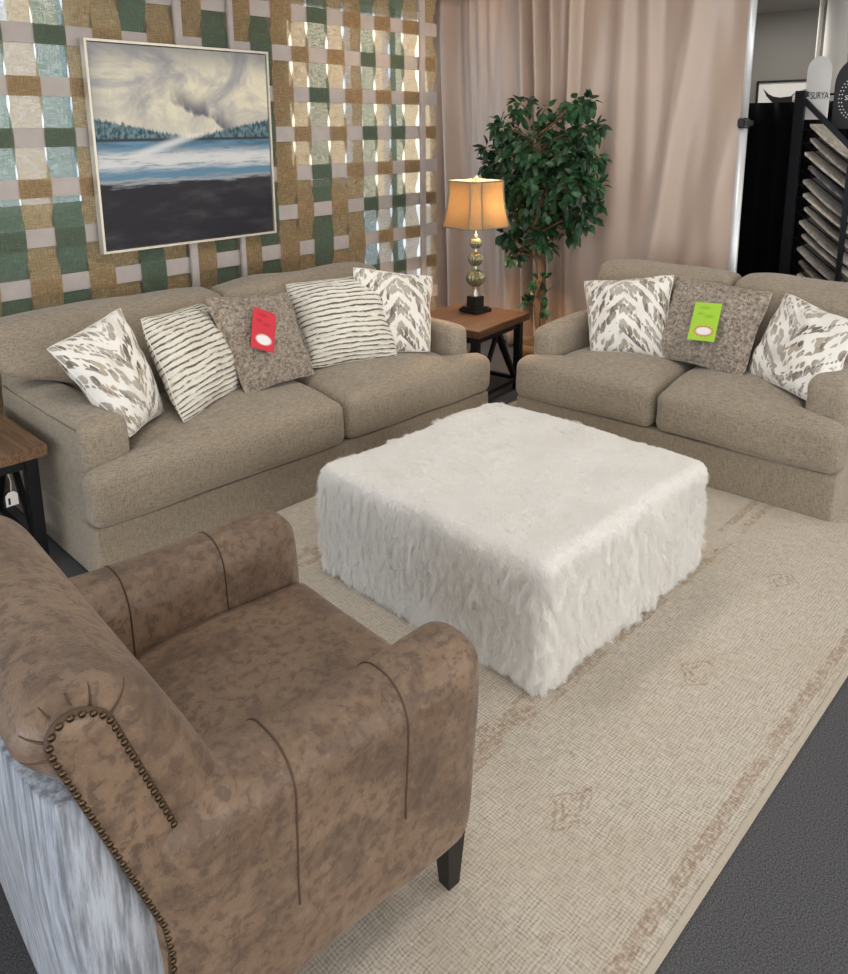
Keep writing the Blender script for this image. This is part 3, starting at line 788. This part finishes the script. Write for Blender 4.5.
# rear hide panel
bm = bmesh.new()
rows = []
for k in range(20):
    z = .16+.57*k/19; xr = -.400-.03*smst(.15, .6, z)
    rows.append([bm.verts.new((xr-.010*math.sin(PI*j/16)+.022*(abs(2*j/16-1)**8), -.392+.784*j/16, z)) for j in range(17)])
rows2 = [[bm.verts.new(Vector((min(v.co.x+.25, spine(v.co.z)-.03), v.co.y, v.co.z))) for v in r] for r in rows]
for A, B in zip(rows, rows[1:]):
    for j in range(16): bm.faces.new((A[j], A[j+1], B[j+1], B[j]))
for A, B in zip(rows2, rows2[1:]):
    for j in range(16): bm.faces.new((A[j], B[j], B[j+1], A[j+1]))
for A, B in ((rows[0], rows2[0]), (rows[-1], rows2[-1])):
    for j in range(16): bm.faces.new((A[j], B[j], B[j+1], A[j+1]))
for j in (0, 16):
    for k in range(19): bm.faces.new((rows[k][j], rows[k+1][j], rows2[k+1][j], rows2[k][j]))
o = link('rear_panel', bm, M['hide'], ac, True); o['label'] = 'grey streaked rear panel'
# scroll side panels with nailheads and pleats
def arch(hw, zt, n=18):
    """outline of the side panel, in (across, z): up the rear edge, round the top, down the front edge"""
    pts = []
    for k in range(13):
        z = .16+(zt-.16)*k/12; pts.append((spine(z)-.012-hw, z))
    for k in range(1, n):
        a = PI-PI*k/n; pts.append((spine(zt)-.012+hw*math.cos(a)-.02*math.sin(a)*.5, zt+hw*math.sin(a)))
    for k in range(12, -1, -1):
        z = .16+(zt-.16)*k/12; pts.append((spine(z)-.012+hw, z))
    return pts
for sd in (-1, 1):
    A_ = arch(.042, .825)
    bm = bmesh.new(); yo = sd*(YH+.012)
    ringo = [bm.verts.new((x, sd*(YH-.03), z)) for x, z in A_]; ringm = [bm.verts.new((x, yo-sd*.006, z)) for x, z in A_]
    ci = [(x+(spine(z)-.012-x)*.14, z-.004) for x, z in A_]
    ringi = [bm.verts.new((x, yo, z)) for x, z in ci]
    for a, b in ((ringo, ringm), (ringm, ringi)):
        for k in range(len(A_)-1): bm.faces.new((a[k], a[k+1], b[k+1], b[k]))
        bm.faces.new((a[-1], a[0], b[0], b[-1]))
    h = len(ringi)//2
    for k in range(h):
        q = [ringi[k], ringi[k+1], ringi[-2-k], ringi[-1-k]]
        q = list(dict.fromkeys(q))
        if len(q) > 2:
            try: bm.faces.new(q)
            except ValueError: pass
    sp = link('side_panel', bm, M['leather'], ac, True)
    # groove tube under the nails
    link('welt', tube(bmesh.new(), [(x, yo-sd*.010, z) for x, z in A_], .006, 8), M['lseam'], sp, True)
    # nailheads at even spacing
    seglen = [0]
    for a, b in zip(A_, A_[1:]): seglen.append(seglen[-1]+math.hypot(b[0]-a[0], b[1]-a[1]))
    nail = None; nn = int(seglen[-1]/.0158); 
    for q in range(nn+1):
        L_ = q*seglen[-1]/nn; i = max(k for k in range(len(seglen)) if seglen[k] <= L_+1e-9); i = min(i, len(A_)-2)
        f = (L_-seglen[i])/(seglen[i+1]-seglen[i]); x = A_[i][0]*(1-f)+A_[i+1][0]*f; z = A_[i][1]*(1-f)+A_[i+1][1]*f
        if nail is None:
            bm = bmesh.new(); bmesh.ops.create_uvsphere(bm, u_segments=12, v_segments=6, radius=.0054)
            for v in bm.verts: v.co.y *= .6
            nail = link('nailhead', bm, M['bronze'], ac, True); no = nail
        else: no = nail.copy(); COL.objects.link(no); no.parent = ac
        no.location = (x, yo-sd*.002, z)
    # pleats radiating over the roll
    for an in (20, 62, 95, 130, 165, 200):
        a = math.radians(an); pts = []
        cx, cz = spine(.825)-.012, .825; tg_ = BVH(bk)
        for k in range(12):
            rr = .040+.055*k/11; ca = Vector((cx+rr*math.cos(a), 0, cz+rr*math.sin(a)*.9))
            hit = tg_.ray_cast(Vector((ca.x, sd*.8, ca.z)), Vector((0, -sd, 0)))
            if hit[0] is not None and abs(hit[0].y) > YH-.075: pts.append(hit[0]+Vector((0, sd*.0003, 0)))
        if len(pts) > 3: link('pleat', tube(bmesh.new(), pts, [.0028*(1-.8*k/len(pts)) for k in range(len(pts))], 6), M['lseam'], bk, True)
for (x, y) in ((.36, -.36), (.36, .36), (-.34, -.34), (-.34, .34)):
    bm = bmesh.new()
    s0, s1 = .016, .026
    for z, s in ((0, s0), (.16, s1)): pass
    vs = [bm.verts.new((x+a*s, y+b*s, z)) for z, s in ((.0, s0), (.155, s1)) for a, b in ((-1, -1), (1, -1), (1, 1), (-1, 1))]
    for q in ((3, 2, 1, 0), (4, 5, 6, 7), (0, 1, 5, 4), (1, 2, 6, 5), (2, 3, 7, 6), (3, 0, 4, 7)): bm.faces.new([vs[i] for i in q])
    link('leg', bm, M['dark_foot'], ac)
ac.location.z = .013

# ------------------------------------------------------------------ side tables
def side_table(label, loc, rz, wx, wy, top, wmat, h=.50):
    t = thing('side_table', label, 'table', loc, rz)
    boxo('table_top', (0, wx, 0, wy, h-.045, h), wmat, t, .004)
    i = .03; s = .045
    for (x, y) in ((i, i), (wx-i-s, i), (i, wy-i-s), (wx-i-s, wy-i-s)):
        boxo('leg', (x, x+s, y, y+s, 0, h-.046), M['metal_black'], t, .002)
    for y in (i+.01, wy-i-.035):
        boxo('rail', (i+s, wx-i-s, y, y+.025, .06, .085), M['metal_black'], t)
        boxo('rail', (i+s, wx-i-s, y, y+.025, h-.09, h-.046), M['metal_black'], t)
        for sg in (-1, 1):
            bm = bmesh.new(); bar(bm, (wx/2+sg*.02, y+.012, h-.09), (wx/2+sg*(wx/2-i-s-.01), y+.012, .085), .022, .022, (0, 1, 0)); link('brace', bm, M['metal_black'], t)
    for x in (i+.01, wx-i-.035):
        boxo('rail', (x, x+.025, i+s, wy-i-s, .06, .085), M['metal_black'], t)
        boxo('rail', (x, x+.025, i+s, wy-i-s, h-.09, h-.046), M['metal_black'], t)
        for sg in (-1, 1):
            bm = bmesh.new(); bar(bm, (x+.012, wy/2+sg*.02, h-.09), (x+.012, wy/2+sg*(wy/2-i-s-.01), .085), .022, .022, (1, 0, 0)); link('brace', bm, M['metal_black'], t)
    return t
side_table('dark walnut side table with black metal legs in the corner under the lamp', (3.535, 2.73, 0), .085, .60, .54, 0, M['table_wood'])
side_table('warm brown side table with black metal legs at the left end of the sofa', (.60, 2.965, 0), -.055, .565, .60, 0, M['table_wood2'], .50)
# hang tag on left table
tg = thing('hang_tag', 'small white price tag hanging on a string under the brown side table', 'tag', tuple(on(11, 492, 1, 3.00)))
bm = bmesh.new(); vs = []
for y in (-.001, .001):
    vs.append([bm.verts.new(p) for p in ((-.022, y, -.055), (.022, y, -.055), (.022, y, -.012), (.010, y, 0), (-.010, y, 0), (-.022, y, -.012))])
bm.faces.new(vs[0]); bm.faces.new(vs[1][::-1])
for k in range(6): bm.faces.new((vs[0][k], vs[1][k], vs[1][(k+1) % 6], vs[0][(k+1) % 6]))
link('card', bm, M['paper'], tg)
link('string', tube(bmesh.new(), [(0, 0, -.006), (.004, 0, .04), (-.004, 0, .08), (.0, .0, .125)], .0015, 5), M['paper'], tg)
boxo('barcode', (-.014, -.006, -.0016, -.001, -.048, -.022), M['ink'], tg)

# ------------------------------------------------------------------ lamp
LX, LYY = 3.94, 3.07
lp = thing('table_lamp', 'lit table lamp with stacked glass balls and a beige panelled shade', 'lamp', (LX, LYY, .501), -.12)
bm = bmesh.new(); box(bm, -.075, .075, -.075, .075, 0, .022, .003); box(bm, -.062, .062, -.062, .062, .022, .032); box(bm, -.040, .040, -.040, .040, .032, .100, .003)
link('plinth', bm, M['frame_black'], lp)
zz = .125
bm = bmesh.new(); lathe(bm, [(.032, .100), (.032, .106), (.030, .112), (.026, .120), (.018, .135), (.013, .148), (.017, .154), (.012, .16)], 24); link('collar', bm, M['nickel'], lp, True)
zc = .16
for rad in (.061, .048, .039):
    prof_b = [(max(.006, rad*math.sin(PI*k/14)*(1.0)), zc+rad*.92*(1-math.cos(PI*k/14))) for k in range(15)]
    bm = bmesh.new(); lathe(bm, prof_b, 128, (0, 0, 0), .16, 16); link('glass_ball', bm, M['mercury'], lp, True)
    zc += 2*rad*.92
    bm = bmesh.new(); lathe(bm, [(.010, zc-.004), (.016, zc+.002), (.017, zc+.008), (.012, zc+.012), (.016, zc+.016), (.010, zc+.024)], 20); link('collar', bm, M['nickel'], lp, True)
    zc += .020
bm = bmesh.new(); lathe(bm, [(.008, zc), (.010, zc+.01), (.007, zc+.02), (.006, .79)], 14); link('stem', bm, M['nickel'], lp, True)
# shade: square bell with cut corners
SB, ST = .545, .825
def shape(s, z):
    cc = .34*s
    return [Vector((x, y, z)) for x, y in ((s, -s+cc), (s, s-cc), (s-cc, s), (-s+cc, s), (-s, s-cc), (-s, -s+cc), (-s+cc, -s), (s-cc, -s))]
bm = bmesh.new(); rings = []; rimp = []
NZ = 14
for k in range(NZ+1):
    f = k/NZ; z = SB+(ST-SB)*f; s = .175-.034*f-.010*math.sin(PI*f); ring = shape(s, z); rimp.append(ring); rings.append([bm.verts.new(p) for p in ring])
for A, B in zip(rings, rings[1:]):
    for k in range(8): bm.faces.new((A[k], A[(k+1) % 8], B[(k+1) % 8], B[k]))
so = link('lamp_shade', bm, M['shade'], lp, False, False)
md = so.modifiers.new('thickness', 'SOLIDIFY'); md.thickness = .002
bm = bmesh.new()
for k in range(8): tube(bm, [r[k]*1.004 for r in rimp], .0050, 6)
for ring in (rimp[0], rimp[-1]): tube(bm, ring+[ring[0]], .0045, 6)
link('shade_trim', bm, M['trim'], so, True)
bm = bmesh.new()
for k in (0, 2, 4, 6): tube(bm, [(0, 0, ST-.012), tuple(rimp[-1][k])], .0015, 5)
link('shade_fitter', bm, M['nickel'], lp)
bm = bmesh.new(); lathe(bm, [(.004, ST-.015), (.007, ST+.0), (.005, ST+.006), (.013, ST+.016), (.016, ST+.026), (.011, ST+.036), (.004, ST+.042)], 16); link('finial', bm, M['nickel'], lp, True)
bulbm = NT('lit_bulb'); em = bulbm.n('ShaderNodeEmission'); em.inputs[0].default_value = (1, .66, .36, 1); em.inputs[1].default_value = 900
bulbm.L(em.outputs[0], bulbm.out.inputs[0])
bm = bmesh.new(); bmesh.ops.create_uvsphere(bm, u_segments=20, v_segments=12, radius=.030)
for v in bm.verts: v.co += Vector((.03, 0, .675))
link('bulb', bm, bulbm.m, lp, True)

# ------------------------------------------------------------------ drapes
def drape(name, label, x0, ya, yb, z0, z1, mat, amp, freqs, n=420, nz=30, seed=0):
    bm = bmesh.new(); rows = []
    for j in range(nz+1):
        z = z0+(z1-z0)*j/nz; row = []
        for i in range(n+1):
            y = ya+(yb-ya)*i/n; s = y*1.0
            d = 0
            g = .55+.75*abs(noise.noise(Vector((s*1.1+seed, 0, 3))))*2
            ph = s*freqs+2.2*noise.noise(Vector((s*1.3+seed, z*.12, 0)))
            a = .5+.5*math.sin(ph*2*PI)
            d += amp*(a**1.7)*g
            d += amp*.35*math.sin(2*PI*(s*freqs*2.3+seed)+1.5*noise.noise(Vector((s*2, z*.3, 5))))*noise.noise(Vector((s*1.7, z*.35, 8)))*2
            d += .03*noise.noise(Vector((s*.9, z*.8, 11)))
            row.append(bm.verts.new((-d+.05, y, z)))
        rows.append(row)
    for A, B in zip(rows, rows[1:]):
        for i in range(n): bm.faces.new((A[i], A[i+1], B[i+1], B[i]))
    o = link(name, bm, mat, None, True, False); o.location = (x0, 0, 0)
    md = o.modifiers.new('thickness', 'SOLIDIFY'); md.thickness = .0015
    return tag(o, label, 'drape')
drape('drape', 'tall beige satin drape hanging from the aluminium frame behind the loveseat', 4.86, 1.79, 2.93, .025, 2.605, M['curtain'], .11, 2.1, seed=4)
drape('drape', 'tall pale beige drape with close folds behind the lamp and the plant', 4.88, 2.92, 4.30, .025, 2.605, M['curtain'], .10, 4.6, seed=17)
st_ = thing('drape_stand', 'aluminium upright pole with a black clamp at the edge of the satin drape', 'pole', (4.76, 1.765, 0))
bm = bmesh.new(); lathe(bm, [(.024, 0.012), (.024, 1.665)], 20); lathe(bm, [(.0205, 1.665), (.0205, 2.64)], 20); link('pole', bm, M['chrome'], st_, True)
bm = bmesh.new(); lathe(bm, [(.030, 1.630), (.032, 1.635), (.032, 1.682), (.030, 1.687)], 20); box(bm, -.055, -.02, -.018, .018, 1.64, 1.68, .004); box(bm, -.02, .02, -.050, -.02, 1.642, 1.675, .004)
link('clamp', bm, M['frame_black'], st_)
o = tag(link('crossbar', tube(bmesh.new(), [(0, .03, 0), (0, 2.50, 0)], .016, 12), M['chrome'], None, True), 'aluminium crossbar carrying the beige drapes', 'bar'); o.location = (4.76, 1.765, 2.625)
boxo('base_plate', (-.2, .2, -.12, .12, 0, .012), M['frame_black'], st_)

# ------------------------------------------------------------------ ficus
fx, fy = 4.47, 2.93
fi = thing('ficus_tree', 'artificial ficus tree with dense dark green leaves between the lamp table and the loveseat', 'plant', (fx, fy, 0))
O = Vector((fx, fy, 0))
bm = bmesh.new(); lathe(bm, [(.10, 0), (.12, .01), (.145, .16), (.15, .215), (.142, .215), (.135, .19)], 28); link('basket_pot', bm, M['basket'], fi, True)
bm = bmesh.new(); lathe(bm, [(.137, .175), (.13, .20), (.08, .215), (.01, .22)], 28)
for v in bm.verts: v.co += Vector((noise.noise(v.co*40), noise.noise(v.co*40+Vector((5, 0, 0))), noise.noise(v.co*30)))*.012
link('moss', bm, M['moss'], fi, True)
rnd = random.Random(11)
def W(px, py, x): return on(px, py, 0, x)-O
trunk = [Vector((.01, .0, .18)), W(537, 300, 4.47), W(541, 270, 4.48), W(534, 245, 4.47), W(537, 215, 4.47), W(545, 180, 4.47), W(540, 150, 4.46), W(533, 125, 4.45)]
def resamp(p, n):
    out = []
    for k in range(n+1):
        s = k/n*(len(p)-1); i = min(int(s), len(p)-2); f = s-i
        p0 = p[max(i-1, 0)]; p1 = p[i]; p2 = p[i+1]; p3 = p[min(i+2, len(p)-1)]
        out.append(.5*((2*p1)+(p2-p0)*f+(2*p0-5*p1+4*p2-p3)*f*f+(3*p1-p0-3*p2+p3)*f**3))
    return out
T1 = resamp(trunk, 40)
bmt = bmesh.new()
tube(bmt, T1, [.020-.013*k/40 for k in range(41)], 10)
T2 = [p+Vector((.014*math.cos(k*.45), .014*math.sin(k*.45), 0)) for k, p in enumerate(T1)]
tube(bmt, T2[:34], [.013-.008*k/34 for k in range(34)], 8)
T3 = [p+Vector((.016*math.cos(k*.45+2.5), .018*math.sin(k*.45+2.5), 0)) for k, p in enumerate(T1)]
tube(bmt, T3[:30], [.012-.007*k/30 for k in range(30)], 8)
# clusters: (px, py, radius px, leaves)
CL = [(523, 106, 14, 20), (503, 128, 14, 36), (511, 150, 20, 62), (492, 166, 15, 46), (486, 150, 7, 12), (530, 146, 22, 64), (553, 132, 18, 50), (577, 106, 14, 30), (591, 103, 8, 10),
      (585, 132, 16, 44), (598, 128, 8, 12), (566, 156, 24, 76), (592, 160, 15, 48), (540, 176, 26, 78), (514, 186, 20, 60), (500, 186, 12, 24), (575, 186, 22, 66), (594, 188, 11, 30), (598, 205, 6, 12), (525, 210, 22, 60),
      (556, 212, 24, 70), (582, 216, 18, 46), (572, 234, 11, 22), (509, 236, 13, 34), (519, 250, 10, 18), (511, 258, 6, 8), (540, 234, 15, 30), (495, 203, 10, 18), (546, 247, 9, 12), (545, 110, 8, 8)]
CL += [(540, 150, 34, 40), (560, 190, 36, 50), (525, 185, 30, 44), (510, 160, 26, 30)]
CL2 = [(538, 280, 9, 10), (543, 296, 8, 9), (529, 303, 8, 10), (524, 297, 4, 4), (541, 307, 7, 6)]
bml = bmesh.new()
def leaf(p, d, nrm, L, wd):
    d = d.normalized(); s = d.cross(nrm)
    if s.length < .05: s = d.cross(Vector((1, 0, 0)))
    s.normalize(); n2 = s.cross(d)
    prof_l = ((0, .05), (.2, .80), (.45, 1.0), (.75, .58), (1.0, .0))
    mid = []; lf = []; rg_ = []
    for f, w_ in prof_l:
        drop = -n2*L*.22*f*f
        c = p+d*L*f+drop
        mid.append(bml.verts.new(c)); lf.append(bml.verts.new(c+s*wd*w_*.5+n2*wd*w_*.16)); rg_.append(bml.verts.new(c-s*wd*w_*.5+n2*wd*w_*.16))
    for k in range(4):
        bml.faces.new((mid[k], mid[k+1], lf[k+1], lf[k])); bml.faces.new((rg_[k], rg_[k+1], mid[k+1], mid[k]))
for ci_, (px, py, rp, cnt) in enumerate(CL+CL2):
    low = ci_ >= len(CL)
    dep = 0 if low else rnd.uniform(-.12, .14)
    cen = W(px, py, fx+dep); R_ = rp/801*4.9*.88
    # a branch from the trunk to the cluster
    zt = cen.z-rnd.uniform(.10, .22); base = min(T1[6 if low else 14:], key=lambda q: abs(q.z-max(zt, .25 if low else .72)))
    mid = base.lerp(cen, .5)+Vector((rnd.uniform(-.03, .03), rnd.uniform(-.03, .03), .03))
    br = resamp([base, mid, cen], 8); tube(bmt, br, [.006-.004*k/8 for k in range(9)], 6)
    nl = int(cnt*(.9 if low else 1.55))
    for q in range(nl):
        v = Vector((rnd.gauss(0, 1), rnd.gauss(0, 1), rnd.gauss(0, 1))).normalized()*R_*(rnd.random()**.45)
        p = cen+v
        if q % 5 == 0:
            b0 = br[rnd.randint(3, 8)]; tube(bmt, resamp([b0, b0.lerp(p, .5)+Vector((0, 0, .015)), p], 4), .0016, 4)
        out = v.normalized()
        d = Vector((rnd.uniform(-.8, .8), rnd.uniform(-.8, .8), rnd.uniform(-1.3, .1)))+out*.9
        if low: d.z += .8
        leaf(p, d, Vector((rnd.uniform(-1.1, .2), rnd.uniform(-.8, .3), .8)), rnd.uniform(.055, .085), rnd.uniform(.034, .048))
link('trunk', bmt, M['bark'], fi, True)
fo = link('foliage', bml, M['leaf'], fi, True, False)

# ------------------------------------------------------------------ far background
col = thing('column', 'round off-white column reaching the ceiling behind the rug rack', 'column', (6.7, 1.85, 0))
link('shaft', lathe(bmesh.new(), [(.085, 0.0), (.085, CEIL)], 32), M['column'], col, True)
link('conduit', tube(bmesh.new(), [(.02, .13, 0), (.02, .13, CEIL)], .016, 10), M['column'], col, True)
cw = thing('cow_picture', 'black framed picture of a horned cow on white, on the far grey wall', 'picture', (7.99, 2.30, 1.25))
bm = bmesh.new(); Wc, Hc = .56, .80
for a, b, c, d in ((-Wc, Wc, 0, .018), (-Wc, Wc, Hc-.018, Hc), (-Wc, -Wc+.018, 0, Hc), (Wc-.018, Wc, 0, Hc)): box(bm, -.03, 0, a, b, c, d)
link('picture_frame', bm, M['frame_black'], cw)
boxo('print', (-.012, -.002, -Wc+.018, Wc-.018, .018, Hc-.018), M['paper'], cw)
def flatpoly(name, pts, mat, parent, th=.003):
    bm = bmesh.new(); a = [bm.verts.new((-.013, y, z)) for y, z in pts]; b = [bm.verts.new((-.013-th, y, z)) for y, z in pts]
    bm.faces.new(a); bm.faces.new(b[::-1]); n = len(pts)
    for k in range(n): bm.faces.new((a[k], a[(k+1) % n], b[(k+1) % n], b[k]))
    return link(name, bm, mat, parent)
def crescent(y0, z0, sg):
    P = []
    top = [(0, .0), (.05, -.05), (.10, -.075), (.16, -.085), (.27, -.075)]
    bot = [(.27, -.14), (.16, -.145), (.09, -.125), (.035, -.07)]
    return [(y0+sg*a, z0+b) for a, b in top+bot]
flatpoly('horn', crescent(.50, .73, -1), M['frame_black'], cw)
flatpoly('horn', crescent(-.46, .73, 1), M['frame_black'], cw)
furm = pile('cow_print_fur', (.05, .05, .05), (.55, .54, .52), 30)
flatpoly('head', [(.30, .48), (.29, .60), (.22, .685), (.05, .735), (-.08, .73), (-.17, .66), (-.22, .55), (-.20, .40), (-.12, .22), (-.03, .1), (.06, .1), (.15, .22), (.20, .36)], furm, cw, .002)
# black partition drape
bd = drape('partition_drape', 'black cloth partition beside the rug sample rack', 6.30, .9, 2.62, 0.01, 1.81, M['black_cloth'], .05, 4.0, 160, 8, 40)
bd['category'] = 'partition'
# rug sample rack
RX0, RX1 = 5.60, 6.08
rk = thing('rug_rack', 'black steel waterfall rack holding slanted rug samples behind the loveseat', 'rack', (RX0, 1.70, 0))
def rb(name, a, b, w=.03): link(name, bar(bmesh.new(), a, b, w, w), M['rack'], rk)
dxr = RX1-RX0
for x in (0, dxr):
    link('post', box(bmesh.new(), x-.02, x+.02, -.005, .055, 0, 1.86), M['rack'], rk)
    rb('rail', (x, .0, 1.80), (x, -.85, .98), .032)
    link('post', box(bmesh.new(), x-.015, x+.015, -.325, -.295, 0, 1.50), M['rack'], rk)
    link('post', box(bmesh.new(), x-.015, x+.015, -.865, -.835, 0, 1.0), M['rack'], rk)
    for z in (.25,): rb('rail', (x, 0, z), (x, -.85, z), .025)
rb('crossbar', (0, .02, 1.84), (dxr, .02, 1.84)); rb('crossbar', (0, .02, .25), (dxr, .02, .25)); rb('crossbar', (0, -.85, .97), (dxr, -.85, .97))
zt0 = 1.62
GR = 'rug samples in the black rack'
NS = 13
mids = [0, 3, 0, 2, 3, 0, 3, 1, 1, 3, 4, 0, 2, 1, 4]
for k in range(NS):
    z = zt0-.089*k
    # supporting wires
    for x in (.06, dxr-.06): link('shelf_wire', tube(bmesh.new(), [(x, -.01, z-.006), (x, -.36, z-.27)], .004, 5), M['rack'], rk)
    link('shelf_wire', tube(bmesh.new(), [(-.005, .01, z-.006), (dxr, .01, z-.006)], .005, 5), M['rack'], rk)
    bm = bmesh.new(); j = random.uniform(-.03, .02); L_ = .54
    n = 10; pr_ = []
    for q in range(n+1):
        f = q/n; sag = .018*math.sin(PI*f)*(1+.5*math.sin(k*2.1))
        c_ = Vector((0, -.03+j-f*L_*.69, z-.0-f*L_*.52+.014-sag*0)); pr_.append(c_+Vector((0, .0, 1))*(-sag))
    A_ = []
    for c_ in pr_:
        A_.append([bm.verts.new(c_+Vector((x, 0, dz))) for x, dz in ((.015, 0), (dxr-.03, 0), (dxr-.03, .018), (.015, .018))])
    for a, b in zip(A_, A_[1:]):
        for q in range(4): bm.faces.new((a[q], a[(q+1) % 4], b[(q+1) % 4], b[q]))
    bm.faces.new(A_[0]); bm.faces.new(A_[-1][::-1])
    o = link('rug_sample', bm, SAMP[mids[k]]); o.location = (RX0, 1.70, 0)
    ordn = ['topmost', 'second from the top', 'third from the top', 'fourth from the top', 'fifth from the top', 'sixth from the top', 'seventh from the top', 'eighth from the top', 'ninth from the top', 'tenth from the top', 'eleventh from the top', 'second lowest', 'lowest', '', ''][k]
    tag(o, '%s rug sample lying slanted in the black rack, %s' % (('cream beige', 'taupe', 'dark grey', 'grey beige', 'dark brown')[mids[k]], ordn), 'rug sample', GR)
# signs on the rack
def sign(name, label, y, x, z0, w, h, mat, textmat):
    e = thing(name, label, 'sign', (x, y, z0), 0)
    pts = [(-w/2, 0), (w/2, 0)]
    hs = h-w*.62
    for k in range(17):
        a = PI*k/16; pts.append((w/2*math.cos(a), hs+w*.62*math.sin(a)))
    bm = bmesh.new(); A_ = [bm.verts.new((-.008, -a, b)) for a, b in pts]; B_ = [bm.verts.new((.008, -a, b)) for a, b in pts]
    bm.faces.new(A_); bm.faces.new(B_[::-1])
    for k in range(len(pts)): bm.faces.new((A_[k], A_[(k+1) % len(pts)], B_[(k+1) % len(pts)], B_[k]))
    link('board', bm, mat, e)
    return e
def text(body, size, loc, mat, parent, name='lettering', align='CENTER'):
    cu = bpy.data.curves.new(name, 'FONT'); cu.body = body; cu.size = size; cu.align_x = align; cu.extrude = .001
    to = bpy.data.objects.new(name, cu); COL.objects.link(to)
    bpy.context.view_layer.update()
    me = bpy.data.meshes.new_from_object(to.evaluated_get(bpy.context.evaluated_depsgraph_get()))
    bpy.data.objects.remove(to); me.materials.clear(); me.materials.append(mat)
    o = bpy.data.objects.new(name, me); COL.objects.link(o); o.parent = parent; o.location = loc
    o.rotation_euler = (PI/2, 0, -PI/2); return o
s1 = sign('arched_sign', 'white arched sign with thin black lettering on top of the rug rack', 1.655, 5.70, 1.68, .145, .395, M['white'], M['ink'])
text('SURYA', .036, (-.0095, -.016, .13), M['ink'], s1).scale = (1, 1.7, 1)
def ringm_(e, cy_, cz_, r, mat, nm='emblem'):
    bm = bmesh.new()
    for k in range(12):
        a = 2*PI*k/12; b = a+.35
        tube(bm, [(-.0095, cy_+r*.8*math.cos(a), cz_+r*.8*math.sin(a)), (-.0095, cy_+r*1.15*math.cos(b), cz_+r*1.15*math.sin(b))], .0015, 4)
    link(nm, bm, mat, e)
ringm_(s1, .056, .160, .016, M['ink'])
s2 = sign('arched_sign', 'black arched sign with a ring of white dots behind the white sign', 1.445, 5.78, 1.62, .26, .44, M['frame_black'], M['white'])
bm = bmesh.new()
for rr, nd in ((.098, 34), (.082, 28)):
    for k in range(nd):
        a = 2*PI*k/nd; tube(bm, [(-.0100, rr*math.cos(a), .19+rr*1.35*math.sin(a)), (-.0085, rr*math.cos(a), .19+rr*1.35*math.sin(a))], .0042, 6)
d_ = link('dot_ring', bm, M['white'], s2)
text('SURYA', .042, (-.0095, 0, .18), M['white'], s2)

for sg_, y_ in ((s1, 1.655), (s2, 1.445)):
    z_ = sg_.location.z
    link('bracket', bar(bmesh.new(), (.016, .0, 1.84-z_), (.016, 1.72-y_-.018, 1.84-z_), .014, .014), M['rack'], sg_)
# ------------------------------------------------------------------ light
w = bpy.data.worlds.new('sky'); SC.world = w; w.use_nodes = True
bg = w.node_tree.nodes['Background']; bg.inputs[1].default_value = 2.3
wt = w.node_tree; tc = wt.nodes.new('ShaderNodeTexCoord'); sx = wt.nodes.new('ShaderNodeSeparateXYZ'); wt.links.new(tc.outputs['Generated'], sx.inputs[0])
mr = wt.nodes.new('ShaderNodeMapRange'); wt.links.new(sx.outputs[1], mr.inputs[0]); mr.inputs[1].default_value = -.7; mr.inputs[2].default_value = .2
mxw = wt.nodes.new('ShaderNodeMix'); mxw.data_type = 'RGBA'; wt.links.new(mr.outputs[0], mxw.inputs[0])
mxw.inputs[6].default_value = (1.0, .965, .915, 1); mxw.inputs[7].default_value = (.74, .86, 1.0, 1); wt.links.new(mxw.outputs[2], bg.inputs[0])  # warm tint on the open side is added fill light; the blue is sky
def area(name, loc, rot, sx, sy, power, colr=(1, .95, .88)):
    l = bpy.data.lights.new(name, 'AREA'); l.shape = 'RECTANGLE'; l.size = sx; l.size_y = sy; l.energy = power; l.color = colr
    o = bpy.data.objects.new(name, l); COL.objects.link(o); o.location = loc; o.rotation_euler = rot; return o
for x, y, p in ((.6, .2, 9), (2.6, .2, 9), (1.4, 2.2, 11), (3.4, 2.0, 12), (5.2, -.6, 10), (6.9, 2.6, 14)):
    area('ceiling_panel_light', (x, y, CEIL-.02), (0, 0, 0), 1.1, .55, p)
SC.view_settings.view_transform = 'Standard'; SC.view_settings.look = 'None'
SC.view_settings.exposure = 0.40; SC.view_settings.gamma = 1
